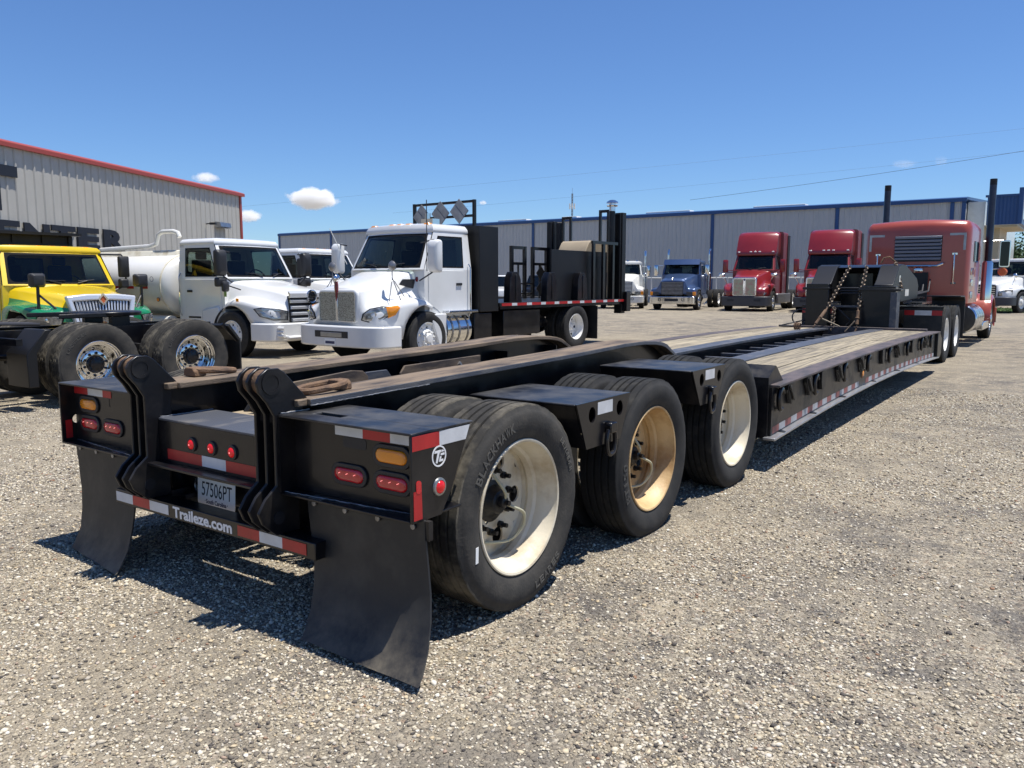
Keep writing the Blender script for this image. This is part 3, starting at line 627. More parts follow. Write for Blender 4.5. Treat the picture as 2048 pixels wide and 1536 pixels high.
# D rings on the flanges
for x, y, e in ((.475, .31, 1), (-.53, .44, -1)):
    m = MB(); m.tube([(x+.062*math.copysign(abs(math.cos(t))**.7, math.cos(t)), y+.118*math.copysign(abs(math.sin(t))**.75, math.sin(t)), .990+.010*math.sin(t)*e) for t in [2*PI*i/24 for i in range(24)]], .0155, 8, closed=True); dr = m.build('lashing_ring', 'rust2', T)
    m = MB(); m.loft([[(px, py, pz) for px, pz in ((-.05, .957), (-.048, .985), (-.03, 1.003), (.03, 1.003), (.048, .985), (.05, .957))] for py in (-.035, .035)]); m.build('ring_bracket', 'rust2', dr, bevel=.005, loc=(x, y+.105*e, .011))
def plate_hole(m, poly, c, ra, rb, ax, a, b, mi=0, k=24):
    c = Vector(c); ang = sorted(set([round(2*PI*i/k, 5) for i in range(k)]+[round(math.atan2(p[1]-c.y, p[0]-c.x) % (2*PI), 5) for p in poly])); outer = []; inner = []
    for t in ang:
        d = Vector((math.cos(t), math.sin(t))); best = 9
        for q in range(len(poly)):
            p, r = Vector(poly[q]), Vector(poly[(q+1) % len(poly)]); e = r-p; den = d.x*e.y-d.y*e.x
            if abs(den) > 1e-9:
                s_ = ((p-c).x*e.y-(p-c).y*e.x)/den; w_ = ((p-c).x*d.y-(p-c).y*d.x)/den
                if s_ > 0 and -1e-4 <= w_ <= 1.0001: best = min(best, s_)
        outer.append(tuple(c+d*best)); inner.append((c.x+ra*d.x, c.y+rb*d.y))
    m.ringprism(outer, inner, ax, a, b, mi)
# rear boxes
OV = []
def lamp_oval(parent, cx, cz, w, h, y, lens, dots=True):
    m = MB(); m.ringprism(oval(cx, cz, w+.035, h+.035), oval(cx, cz, w-.002, h-.002), 'y', y-.010, y+.002); gr = m.build('lamp_grommet', 'plastic', parent, bevel=.003)
    m = MB(); rg = [[(px, y-d, pz) for px, pz in oval(cx, cz, w*s, h*s)] for s, d in ((1, .004), (.97, .012), (.85, .017), (.5, .019))]; m.loft(rg); m.build('lens', lens, gr, smooth=60)
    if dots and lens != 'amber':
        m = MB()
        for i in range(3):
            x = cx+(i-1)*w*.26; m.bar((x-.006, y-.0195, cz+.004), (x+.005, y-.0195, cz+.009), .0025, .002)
        m.build('painted_glint', 'led_glint', gr)  # three small glowing bars painted on as highlights of the red lens
    return gr
def strip(parent, segs, z0, z1, y, th=.0015, name='reflective_tape'):
    m = MB()
    for x0, x1, c in segs: m.bx(x0, x1, y-th, y, z0, z1, c)
    m.build(name, ['taper', 'tapew'], parent, smooth=0)
for sx in (1, -1):
    X0b, X1b = .56, 1.30
    fx = (lambda x: x*sx); mn = lambda a, b: (min(a*sx, b*sx), max(a*sx, b*sx))
    m = MB(); a, b = mn(X0b, X1b); c0, c1 = mn(.545, .56)
    # top plate with a rectangular slot
    hx0, hx1 = mn(.66, .82); m.bx(a, b, 0, .10, .902, .912); m.bx(a, b, .15, .36, .902, .912)
    m.bx(a, hx0, .10, .15, .902, .912); m.bx(hx1, b, .10, .15, .902, .912); m.build('fender_top', 'ftop', T, bevel=.003)
    m = MB(); out = [(0, .574), (0, .902), (.345, .902), (.23, .667), (.165, .575)]; hole = circ2(.08, .70, .024, 10)
    s0, s1 = mn(1.288, 1.30)
    if sx > 0: m.prism(out, 'x', s0, s1)
    else:
        plate_hole(m, out, (.085, .70), .024, .024, 'x', s0, s1)
    m.build('fender_side', 'black', T, bevel=.003)
    m = MB(); m.bx(*mn(X0b+.001, 1.287), .08, .088, .585, .901); pn = m.build('light_panel', 'black', T)
    m = MB(); m.bx(*mn(X0b, 1.287), 0, .30, .574, .584); m.build('fender_ledge', 'black', T, bevel=.002)
    m = MB(); m.bx(*mn(.556, .566), .0, .36, .574, .901); m.build('fender_inner', 'black', T)
    lamp_oval(pn, 1.13*sx, .795, .165, .055, .08, 'amber'); lamp_oval(pn, 1.13*sx, .690, .165, .055, .08, 'redlens'); lamp_oval(pn, .895*sx, .690, .165, .055, .08, 'redlens')
    m = MB(); m.prism(rrect(.855*sx-.0-.068 if sx < 0 else .858, .923*sx+.0 if sx < 0 else .99, .80, .842, .012), 'y', .0785, .0800); m.build('slot', 'ink', pn)
    segs = [(.815, .972, 1), (.972, 1.12, 0), (1.12, 1.286, 1)] if sx > 0 else [(-1.286, -1.14, 0), (-1.14, -.985, 1), (-.985, -.90, 0)]
    strip(T, segs, .846, .892, .0795)
    if sx > 0:
        for q, c_ in (([(.004, .845), (.155, .845), (.155, .90), (.004, .90)], 0), ([(.155, .845), (.312, .845), (.338, .90), (.155, .90)], 1), ([(.008, .585), (.055, .585), (.052, .695), (.008, .695)], 0)):
            m = MB(); m.add([(1.3015, y_, z_) for y_, z_ in q], [(0, 1, 2, 3)]); m.build('reflective_tape', ['taper', 'tapew'][c_], T, smooth=0)
        # round emblem
        m = MB(); cy, cz = .152, .805; m.ringprism(circ2(cy, cz, .041, 40), circ2(cy, cz, .035, 40), 'x', 1.3005, 1.302)
        def L2(pts): m.prism([(cy+a*.001, cz+b*.001) for a, b in pts], 'x', 1.3005, 1.302)
        L2([(-24, 22), (-27, 13), (-9, 13), (-19, -24), (-10, -26), (3, 13), (9, 13), (11, 22)]); L2([(4, -3), (-1, -22), (22, -22), (24, -14), (10, -14), (13, -3)]); L2([(15, 22), (13, 14), (29, 14), (26, 20)]); L2([(10, 9), (8, 1), (31, 1), (31, 9)])
        m.build('maker_emblem', 'inkw', T, smooth=0)
        m = MB(); m.lathe([(0, .036), (.006, .034), (.008, .026), (.004, .024)], (1.30, .152, .687), n=28); gr = m.build('lamp_grommet', 'alud', T)
        m = MB(); m.lathe([(.001, .025), (.010, .023), (.016, .015), (.018, 0)], (1.30, .152, .687), n=24); m.build('lens', 'redlit', gr, 60)
        m = MB(); m.prism(oval(.036, .708, .028, .05), 'x', 1.3005, 1.3025); m.build('red_reflector', 'redlens', T)
    else:
        m = MB(); m.bx(-1.2865, -1.285, .02, .055, .6, .70); m.build('reflective_tape', 'taper', T)
    m = MB(); m.bx(*mn(.72, .80), .01, .05, .5845, .5855); m.build('label_sticker', 'alud', T)
    # mud flap, curling backwards at the foot
    xa, xb = mn(.655, 1.305) if sx > 0 else (-1.27, -.66)
    prof = [(.06, .575), (.058, .50), (.055, .40), (.045, .30), (.02, .21), (-.025, .12), (-.075, .055), (-.105, .03)] if sx > 0 else [(.06, .575), (.06, .45), (.05, .30), (.03, .20), (.0, .11), (-.05, .04), (-.075, .015)]
    m = MB(); nx_ = 10; gr_ = []
    for y, z in prof:
        wv = max(0, .5-z)*.10*sx*0
        gr_.append([(xa+(xb-xa)*i/nx_+(.22*(.575-z)**1.5*1.3 if sx > 0 else .13*(.575-z)**2*2.2), y-(.04*(.55-z)*((i/nx_)-.5) if sx > 0 else .16*(.55-z)*((i/nx_)-.35)), z+gz((xa+xb)/2, 0)*(1-z/.575)+.006*math.sin(i*.9)*max(0, .4-z)) for i in range(nx_+1)])
    top = gr_; bot = [[(p[0], p[1]+.009, p[2]+.003) for p in r] for r in gr_]
    R0 = [r for r in gr_]; m.loft([a_+b_[::-1] for a_, b_ in zip(top, bot)]); fl = m.build('mudflap', 'flap', T, smooth=50)
    m = MB()
    for i in range(4): m.lathe([(0, .012), (-.006, .012), (-.008, 0)], (xa+.05+(xb-xa-.1)*i/3+(.0 if sx > 0 else .01), .055, .548), 'y', 8)
    tag(m.build('flap_bolt', 'steel', fl), kind='stuff')
    m = MB(); m.bx(xa, xb+.02, .062, .085, .50, .574); m.build('flap_hanger', 'blackd', T)
# coupling knuckle plates, three per side
kn = [(-.014, .905), (-.016, .612), (-.075, .565), (-.112, .512), (-.092, .463), (-.022, .400), (.10, .40), (.10, .56), (.125, .62), (.125, .86), (.135, .935), (.172, .952)]
kn += [ (.045, 1.085), (.015, 1.103), (-.04, 1.105), (-.08, 1.08), (-.097, 1.05), (-.088, 1.01), (-.05, .965)]
for sx in (-1, 1):
    for x in (.425, .487, .549):
        m = MB(); m.prism([(y, z) for y, z in kn], 'x', x*sx-.0075, x*sx+.0075); m.build('knuckle_plate', 'blackd', T, bevel=.004)
    m = MB(); m.tube([(.437*sx, -.024, 1.045), (.537*sx, -.024, 1.045)], .052, 20); m.build('knuckle_bushing', 'rust2', T)
    m = MB(); m.lathe([(0, .048), (.004, .048), (.004, .034), (.001, .034)], (.5565*sx if sx > 0 else -.4165+.0, -.024, 1.045), n=28); m.lathe([(.0015, .034), (.0015, 0)], (.5565*sx if sx > 0 else -.4165, -.024, 1.045), n=28); m.build('pin_collar', 'blackd', T)
    for z in (.56,): m = MB(); m.prism(circ2(-.01, .475, .028, 14), 'x', (.557 if sx > 0 else -.4174), (.559 if sx > 0 else -.4154)); m.build('knuckle_hole', 'ink', T)
# centre beam with three lamps
m = MB(); m.bx(-.415, .415, .05, .36, .785, .797); m.build('centre_top_plate', 'scuff', T, bevel=.003)
m = MB(); m.bx(-.415, .415, .05, .062, .585, .785); cp = m.build('centre_panel', 'black', T)
m = MB(); m.bx(-.416, .416, -.02, .25, .572, .584); m.build('centre_lip', 'black', T, bevel=.002)
for x in (-.138, .017, .172):
    m = MB(); m.lathe([(.002, .036), (-.008, .034), (-.010, .024), (-.004, .023)], (x, .05, .696), 'y', 28); gr = m.build('lamp_grommet', 'plastic', cp)
    m = MB(); m.lathe([(-.002, .0235), (-.011, .022), (-.017, .014), (-.019, 0)], (x, .05, .696), 'y', 24); m.build('lens', 'redlit', gr, 60)
    m = MB(); m.lathe([(-.0195, .004), (-.0205, 0)], (x, .05, .696), 'y', 10); m.build('led', 'led_glint', gr)
strip(T, [(-.346, -.065, 0), (-.065, .118, 1), (.118, .405, 0)], .601, .652, .0495)
m = MB(); m.bx(-.36, .36, .37, .5, .70, .78); m.build('valve_cover', 'tan', T, bevel=.01)
# weld beads along the joints
def weld(a, b, r=.0045):
    a = Vector(a); b = Vector(b); n = max(4, int((b-a).length/.012)); m = MB(); m.tube([a.lerp(b, i/n)+Vector((random.uniform(-1, 1), random.uniform(-1, 1), random.uniform(-1, 1)))*.0012 for i in range(n+1)], [r*random.uniform(.75, 1.2) for i in range(n+1)], 6); m.build('weld_bead', 'steel', T, 60)
for sx in (-1, 1):
    weld((.412*sx, .06, .799), (.412*sx, .35, .799)); weld((.565*sx, .01, .915), (.565*sx, .16, .915)); weld((.558*sx, .004, .60), (.558*sx, .004, .90), .003)
    weld((.575*sx, .012, .586), (1.28*sx, .078, .586), .003); weld((.60*sx, .14, .936), (.60*sx, .9, .948), .003)
# number plate and lamp
m = MB(); m.bx(-.45, .45, .24, .25, .36, .572); m.build('rear_apron', 'black', T)
m = MB(); m.prism(rrect(-.153, .153, -.076, .076, .012), 'y', 0, .0015); pl = m.build('licence_plate', 'plate', T, smooth=0, loc=(-.19, .198, .423)); pl.rotation_euler = (R_(-3), 0, 0)
m = MB(); text(m, '57506PT', frame3((.005, -.0003, .006), (1, 0, 0), (0, 0, 1)), .245, .072, .0008, .0); m.build('plate_number', 'ink', pl, smooth=0)
m = MB(); text(m, 'South Carolina', frame3((.0, -.0003, -.055), (1, 0, 0), (0, 0, 1)), .165, .023, .0006, .02); m.bx(-.093, -.089, -.0008, 0, -.056, -.052); m.bx(.089, .093, -.0008, 0, -.056, -.052); m.build('plate_state', 'navy', pl, smooth=0)
m = MB(); m.bx(-.142, .142, -.0008, 0, .0555, .0575); m.build('plate_line', 'tan', pl, smooth=0)
m = MB(); m.lathe([(0, .045), (-.012, .043), (-.016, .034), (-.010, .03)], (-.375, .238, .425), 'y', 20); m.lathe([(-.012, .016), (-.024, .012), (-.026, 0)], (-.375, .238, .42), 'y', 12); m.build('plate_lamp', 'alud', T)
# bumper
m = MB(); m.bx(-.764, .764, 0, .095, .326, .40); bp_ = m.build('bumper', 'black', T, bevel=.004)
for sg in ([(-.755, -.60, 1), (-.60, -.447, 0), (-.447, -.285, 1)], [(.255, .408, 0), (.408, .56, 1), (.56, .712, 0)]): strip(bp_, sg, .340, .388, -.001)
m = MB(); text(m, 'Traileze.com', frame3((-.018, -.0005, .364), (1, 0, 0), (0, 0, 1)), .46, .054, .0012, .032); m.build('bumper_lettering', 'inkw', bp_, smooth=0)
for sx in (-1, 1): m = MB(); m.bx(.43*sx-.02, .43*sx+.02, .096, .20, .30, .42); m.build('bumper_bracket', 'black', T)
# axles
AY = (.753, 2.088, 3.427); DZ = (.010, -.012, .0)
for i, (y, dz) in enumerate(zip(AY, DZ)):
    z = .452+dz
    m = MB(); m.tube([(-.95, y, z), (.95, y, z)], .065, 14); m.build('axle', 'blackd', T)
    for sx in (-1, 1):
        zz = z+gz(sx*1.15, y)
        make_wheel('trail', 'deep', T, (1.154*sx, y, zz), sx, extra=('one', 'r', None)[i] if sx > 0 else None, ang=(.0, .9, 2.1)[i], dusty=(i == 0))
        make_wheel('trail', 'inner', T, (.824*sx, y, zz), sx, lod=0, dusty=(i == 0))
        m = MB(); m.prism([(y-.35, .50), (y-.42, .40), (y-.1, .34), (y+.5, .42), (y+.5, .52), (y, .46)], 'x', .56*sx-.04, .56*sx+.04); m.build('suspension_arm', 'blackd', T, bevel=.01)
        m = MB(); m.lathe([(-.12, .09), (-.08, .12), (-.02, .10), (.04, .12), (.10, .09)], (.57*sx, y-.40, .58), 'z', 18); m.build('air_spring', 'rubber', T)
# inflation hoses in the outer right wheels
for y, dz, n_ in ((AY[0], DZ[0], 1), (AY[1], DZ[1], 2)):
    z = .452+dz; m = MB()
    m.tube(smooth_path([(1.145, y, z+.01), (1.175, y, z+.03), (1.18, y-.02, z+.07), (1.13, y-.055, z+.155), (1.09, y-.06, z+.18)]), .0075, 7)
    m.tube(smooth_path([(1.15, y+.01, z), (1.195, y+.035, z-.02), (1.205, y+.10, z-.06), (1.19, y+.115, z-.13), (1.15, y+.06, z-.19), (1.09, y-.05, z-.185)]), .0075, 7)
    hz = m.build('inflation_hose', 'hose', T); m = MB(); m.lathe([(-.02, .03), (.03, .026), (.035, .012), (.055, .012), (.056, 0)], (1.142, y, z+.005), n=14); m.build('hose_tee', 'blackd', hz)
# tyre tag
m = MB(); a = R_(203); c = Vector((1.2862, AY[0]+.385*math.cos(a), .462+.385*math.sin(a)+.03)); m.prism([(c.y-.009, c.z-.035), (c.y+.009, c.z-.033), (c.y+.011, c.z+.035), (c.y-.007, c.z+.033)], 'x', 1.2855, 1.2870); m.build('tyre_label', 'plate', T)
# fenders between the axles
for (ya, yb, zt, zb, yc, yd) in ((1.16, 1.715, .872, .638, 1.258, 1.607), (2.545, 3.105, .908, .678, 2.68, 2.965)):
    for sx in (-1, 1):
        mn = lambda a, b: (min(a*sx, b*sx), max(a*sx, b*sx))
        m = MB(); m.bx(*mn(.646, 1.288), ya, yb, zt-.010, zt); m.build('fender_top', 'ftop', T, bevel=.004)
        side = [(ya, zt), (yb, zt), (yd+.02, zb+.05), (yd, zb), (yc, zb)]; hs = ((ya+.15, zt-.068), (yb-.118, zt-.068))
        # outer plate split into two halves round the two oval holes
        m = MB(); mid = (ya+yb)/2
        for q, (hy, hz_) in enumerate(hs):
            quad = [(ya, zt), (mid, zt), (mid, zb), (yc, zb)] if q == 0 else [(mid, zt), (yb, zt), (yd, zb), (mid, zb)]
            plate_hole(m, quad, (hy, hz_), .034, .040, 'x', *mn(1.289, 1.299))
        m.build('fender_side', 'black', T, smooth=0)
        for yy, y2 in ((ya, yc), (yb, yd)):
            m = MB(); m.add([(.646*sx, yy, zt-.011), (1.288*sx, yy, zt-.011), (1.288*sx, y2, zb+.002), (.646*sx, y2, zb+.002)], [(0, 1, 2, 3)]); m.build('fender_apron', 'black', T, smooth=0)
        if sx > 0:
            m = MB(); m.add([(1.3005, mid-.075, zt-.075), (1.3005, mid+.08, zt-.075), (1.3005, mid+.08, zt-.012), (1.3005, mid-.075, zt-.012)], [(0, 1, 2, 3)]); m.build('reflective_tape', 'tapew', T)
        # hanging lashing ring
        cy = yd-.135; cz = zb+.055; xx = 1.318*sx
        m = MB(); m.prism([(cy-.03, cz-.0), (cy-.03, cz+.045), (cy-.02, cz+.055), (cy+.03, cz+.055), (cy+.04, cz+.045), (cy+.04, cz)], 'x', *mn(1.299, 1.335)); lr = m.build('ring_bracket', 'black', T, bevel=.006)
        m = MB(); m.tube([(xx, cy+.045*math.sin(t)*(1 if abs(math.sin(t)) < 2 else 1), cz-.045+.075*math.cos(t)*(.9 if abs(math.cos(t)) > .9 else 1)) for t in [2*PI*i/18 for i in range(18)]], .0125, 8, closed=True); m.build('ring', 'black', lr)
# deck
def camb(y): t = (y-4.05)/(12.4-4.05); return .034*4*t*(1-t)
ZR = .665
def camb2(y): t = min(max((y-4.05)/8.3, 0), 1); return .085*4*t*(1-t)*(1-.25*t)
def strip_y(m, x0, x1, z0, z1, ya, yb, n=14, mi=0, cz=1):
    rings = []
    for i in range(n+1):
        y = ya+(yb-ya)*i/n; c = camb(y)*cz; rings.append([(x0, y, z0+c), (x1, y, z0+c), (x1, y, z1+c), (x0, y, z1+c)])
    m.loft(rings, mi)
for sx in (-1, 1):
    mn = lambda a, b: (min(a*sx, b*sx), max(a*sx, b*sx)); YA, YB_ = 4.06, 12.35
    m = MB(); strip_y(m, *mn(1.19, 1.37), ZR-.02, ZR, YA+.02, YB_); m.build('deck_side_rail', 'rail', T, bevel=.004)
    m = MB(); rg = [[(x, y, z) for x, z in ((1.30*sx, .262+camb2(y)), (1.318*sx, .262+camb2(y)), (1.318*sx, ZR-.021+camb(y)), (1.30*sx, ZR-.021+camb(y)))] for y in [YA+(YB_-.15-YA)*i/16 for i in range(17)]]; m.loft(rg); sp = m.build('deck_side_plate', 'blackd', T)
    m = MB(); m.loft([[(x*sx, y, z+camb2(y)) for x, z in ((1.28, .243), (1.375, .243), (1.375, .2615), (1.28, .2615))] for y in [YA-.07+(YB_-YA+.02)*i/16 for i in range(17)]]); m.build('side_lip', 'lip', T, bevel=.003)
    m = MB(); strip_y(m, *mn(.33, .545), ZR-.03, ZR+.003, YA+.05, YB_-.1); m.build('deck_inner_beam', 'scuff', T, bevel=.004)
    m = MB(); strip_y(m, *mn(.43, .445), .28, ZR-.031, YA+.05, YB_-.1); strip_y(m, *mn(.34, .53), .26, .279, YA+.05, YB_-.1); m.build('deck_inner_web', 'black', T)
    for i in range(3):
        x0 = .553+i*.213; lens = [(YA+.12, 7.4+i*.9-(sx < 0)*.8), (7.404+i*.9-(sx < 0)*.8, YB_-.12)] if i != 1 else [(YA+.12, YB_-.12)]
        for a, b in lens: m = MB(); strip_y(m, *mn(x0, x0+.203), ZR-.055, ZR-.006+random.uniform(-.004, .004), a, b); m.build('plank', 'wood', T, bevel=.004)
    # bent end plates behind the last wheel
    m = MB(); m.bx(*mn(.95, 1.297), 4.03, 4.045, .25, .722); m.prism([(4.03, .722), (4.045, .718), (4.20, .80), (4.185, .807)], 'x', *mn(.95, 1.297)); m.build('deck_end_plate', 'blackd', T, bevel=.003)
    m = MB(); m.prism([(4.046, .25), (4.046, .722), (4.19, .80), (4.21, .80), (4.40, .665), (4.12, .64), (4.12, .25)], 'x', *mn(1.283, 1.297)); m.build('deck_end_gusset', 'blackd', T)
    m = MB(); m.prism([(12.2, .27), (12.2, .66), (12.36, .66), (12.62, .54), (12.62, .30), (12.5, .24)], 'x', *mn(1.26, 1.36)); m.build('deck_front_bracket', 'blackd', T, bevel=.01)
    # side outrigger brackets and C shaped rings
    if sx > 0:
        for y, kind in ((4.20, 'c'), (4.44, 'b'), (4.97, 'b'), (5.20, 'c'), (5.42, 'b2'), (6.02, 'b'), (6.25, 'c'), (6.95, 'b'), (7.30, 'c'), (8.05, 'b2'), (8.45, 'c'), (8.95, 'b'), (9.65, 'c'), (10.0, 'b2'), (10.75, 'c'), (11.05, 'b'), (11.6, 'c')):
            zc = .56+camb(y)
            if kind == 'c':
                m = MB(); m.tube([(1.345, y+.055*math.cos(R_(t)), zc-.02+.082*math.sin(R_(t))) for t in range(30, 310, 20)], .020, 8); m.build('tie_ring', 'black', T)
            else:
                w = .075 if kind == 'b' else .06
                m = MB(); m.prism([(y-w, zc+.075), (y+w, zc+.08), (y+w+.02, zc-.05), (y+w-.01, zc-.085), (y+w-.05, zc-.095), (y+.0, zc-.06), (y-w, zc+.03)] if kind == 'b' else [(y-w, zc+.075), (y+w, zc+.08), (y+w, zc-.06), (y+.02, zc-.10), (y-.03, zc-.09), (y-w, zc-.02)], 'x', 1.319, 1.352)
                m.bar((1.362, y-w*.7, zc+.06), (1.362, y+w*.9, zc-.06), .012, .028) if kind == 'b' else None
                m.build('outrigger_bracket', 'blackm', T, bevel=.004)
        y = 4.1; i = 0; m = MB(); m2 = MB()
        while y < 12.1:
            if 7.35 <= y+.08 and m is not m2: m.build('reflective_tape', ['ftaper', 'ftapew'], sp, smooth=0); m = m2
            if not 6.95 < y+.08 < 7.35: 
                z0 = .275; a, b = y, y+.16; m.add([(1.3195, a, z0+camb2(a)), (1.3195, b, z0+camb2(b)), (1.3195, b, z0+.055+camb2(b)), (1.3195, a, z0+.055+camb2(a))], [(0, 1, 2, 3)], i % 2)
            i += 1; y += .16
        m.build('reflective_tape', ['ftaper', 'ftapew'], sp, smooth=0)
        m = MB(); m.lathe([(0, .05), (.012, .048), (.014, .036), (.008, .034)], (1.318, 7.12, .47), n=20); gr = m.build('lamp_grommet', 'rust2', T); m = MB(); m.lathe([(.008, .034), (.016, .028), (.02, 0)], (1.318, 7.12, .47), n=18); m.build('lens', 'amber', gr)
        for yy in (4.25, 5.15, 6.2, 7.6, 9, 10.4): m = MB(); m.prism([(1.319, yy), (1.37, yy), (1.37, yy+.03), (1.319, yy+.09)], 'z', .2625+camb2(yy), .268+camb2(yy)); m.build('lip_gusset', 'black', T)
for i in range(15):
    y = 4.75+i*.51; m = MB(); m.bx(-.328, .328, y-.035, y+.035, ZR-.13+camb(y), ZR-.10+camb(y)); m.bx(-.328, .328, y-.006, y+.006, .30+camb(y), ZR-.131+camb(y)); m.build('deck_crossmember', 'scuff' if i else 'rust', T)
for sx in (-1, 1):
    m = MB(); a, b = (min(.55*sx, 1.18*sx), max(.55*sx, 1.18*sx))
    for i in range(14): y = 4.5+i*.58; m.bx(a, b, y-.03, y+.03, .45+camb(y), ZR-.056+camb(y))
    m.build('deck_outrigger', 'black', T)
m = MB(); m.prism([(4.10, .50), (4.10, .60), (4.25, .70), (4.42, .66), (4.55, .60), (4.55, .5)], 'x', -.32, .32); m.build('worn_saddle', 'rust', T, bevel=.02)
m = MB(); pts = []
gsh = [[(-.3+.6*i/8, 4.62+.05*math.sin(i*1.7)+.5*j/5, .655+.02*math.sin(i*1.3+j)+.01*j) for i in range(9)] for j in range(6)]
m.loft(gsh, caps=False, closed=False); m.build('loose_mat', 'tan', T, smooth=60)
m = MB(); m.bx(-1.18, 1.18, 12.24, 12.34, .55, .70); m.build('deck_front_beam', 'rail', T, bevel=.005)
# gooseneck
gn = MB(); gn.bx(-.78, -.40, 12.42, 12.62, .28, 1.42); gn.bx(-.84, -.38, 12.40, 12.64, 1.32, 1.36); gb = gn.build('gooseneck_post', 'black', T, bevel=.008)
gn = MB(); gn.bx(.12, .66, 12.42, 12.62, .28, 1.38); gn.bx(.08, .74, 12.40, 12.64, 1.30, 1.34); gn.build('gooseneck_post', 'black', T, bevel=.008)
m = MB(); m.bx(.60, .70, 12.34, 12.60, .62, 1.28); m.bx(.63, .67, 12.338, 12.34, .78, 1.05); m.build('gooseneck_guide', 'scuff', T, bevel=.004)
side = [(12.5, 1.30), (12.5, 1.40), (12.62, 1.46), (12.95, 1.72), (13.15, 1.755), (13.55, 1.75), (14.75, 1.52), (14.95, 1.38), (14.9, 1.14), (13.25, 1.10), (13.0, 1.25)]
for x0, x1 in ((-.74, -.40), (.30, .60)):
    m = MB(); m.prism(side, 'x', x0, x1); m.build('gooseneck_arm', 'blackm', T, bevel=.012)
m = MB(); m.prism([(12.98, 1.70), (13.15, 1.748), (13.55, 1.743), (13.9, 1.68), (13.9, 1.60), (13.1, 1.62)], 'x', -.399, .299); m.build('gooseneck_top_plate', 'black', T)
m = MB(); m.prism([(13.9, 1.60), (14.9, 1.44), (14.9, 1.14), (13.9, 1.2)], 'x', -.399, .299); m.build('gooseneck_plate', 'black', T)
m = MB(); m.bx(-.399, .119, 12.50, 12.56, 1.02, 1.05); m.build('gooseneck_bar', 'scuff', T)
for q in ((12.9, 12.95, .3, .95), (12.48, 12.54, .60, .64), (13.3, 13.35, .9, 1.6)): m = MB(); m.bx(-.399, .119, *q); m.build('gooseneck_back_plate', 'black', T)
m = MB()
for dz in (0, .045, .09): m.tube([(-.42, 12.7, 1.12+dz), (-.34, 12.6, 1.22+dz), (-.22, 12.55, 1.26+dz), (.05, 12.55, 1.26+dz), (.14, 12.65, 1.2+dz)], .012, 6)
m.tube([(-.35, 12.6, 1.05), (-.2, 12.5, .95), (-.05, 12.52, .8), (-.12, 12.55, .7)], .01, 6); m.build('hydraulic_hose', 'wire', T)
m = MB(); m.tube(smooth_path([(-.78, 12.5, .95), (-.90, 12.48, .97), (-1.0, 12.45, .88), (-.98, 12.45, .75), (-.85, 12.5, .70), (-.78, 12.5, .78), (-.95, 12.3, .74), (-1.12, 12.2, .695), (-1.0, 12.2, .685), (-.8, 12.38, .69)], 5), .012, 6); m.build('loose_hose', 'wire', T)
m = MB(); m.bx(.39, .46, 12.61, 12.618, 1.385, 1.60); m.bx(.34, .50, 12.61, 12.618, 1.54, 1.61)
m.v = [(x, y, z) if z < 1.39 else (x, 12.63+(z-1.40)*1.27*.99+.0, z+.012) for x, y, z in m.v]; m.build('worn_patch', 'tan', T)
m = MB(); m.bx(.6015, .603, 13.0, 13.1, 1.45, 1.56); m.bx(.6015, .603, 13.6, 13.95, 1.2, 1.32); m.build('warning_label', 'cream', T)
m = MB(); m.lathe([(1.02, .05), (1.14, .05)], (0, 14.8, 0), 'z', 16); m.bx(-.5, .5, 14.3, 14.95, 1.115, 1.14); m.build('kingpin_plate', 'blackd', T)
m = MB(); m.tube([(.30, 13.0, 1.77), (.33, 13.02, 1.86), (.42, 13.05, 1.88), (.5, 13.1, 1.80)], .015, 6); m.build('hook_handle', 'rust2', T)
# chains and ratchet binders
def chain(lab, a, b, sag=.0, n=26, r=.0135, extra=None):
    a = Vector(a); b = Vector(b); t = thing('binder_chain', lab, 'chain', a, 0, None); m = MB(); d = (b-a)
    for i in range(n):
        f = (i+.5)/n; c = d*f-Vector((0, 0, sag*4*f*(1-f))); e = d.normalized(); o = e.orthogonal().normalized()
        if i % 2: o = e.cross(o)
        L_ = d.length/n*.78; wd = .032
        m.tube([c+e*L_*.5*math.cos(q)*1.25+o*wd*math.sin(q) for q in [2*PI*k/10 for k in range(10)]], r*.85, 5, closed=True)
    m.build('chain_links', 'chain', t); return t
def binder(t, a, b, off, hdl):
    a = Vector(a)-t.location; b = Vector(b)-t.location; d = (b-a); m = MB(); m.tube([a, a+d*.12, a+d*.16, a+d*.5, a+d*.54, a+d*.58, a+d*.85, a+d*.88, b], [.012, .014, .027, .027, .038, .027, .027, .014, .012], 8); bd = m.build('load_binder', 'rust2', t)
    m = MB(); h0 = a+d*.55; m.tube([h0, h0+Vector(hdl)], [.014, .011], 7); m.build('binder_handle', 'tan' if off else 'rust', bd)
    m = MB(); m.tube([b+Vector((0, 0, -.02)), b+Vector((-.02, -.03, -.08)), b+Vector((.01, -.03, -.12)), b+Vector((.03, -.01, -.09))], .014, 6); m.build('hook', 'rust2', bd)
c1 = chain('left rusty binder chain running from the gooseneck down to the deck', (-.19, 12.93, 1.72), (-.36, 12.25, 1.02), .0, 20)
binder(c1, (-.36, 12.25, 1.02), (-.50, 11.95, .70), 1, (.30, .10, -.14))
c2 = chain('right rusty binder chain hooked straight down to the deck', (.08, 12.95, 1.72), (.125, 12.28, 1.02), .0, 20)
binder(c2, (.125, 12.28, 1.02), (.14, 12.15, .70), 0, (-.16, -.12, -.22))
chain('short slack chain hanging between the two binder chains', (-.28, 12.35, 1.02), (-.27, 12.25, .62), .0, 11)
chain('slack chain end lying over the gooseneck side', (.52, 13.05, 1.78), (.62, 13.15, 1.32), .0, 13)
m = MB()
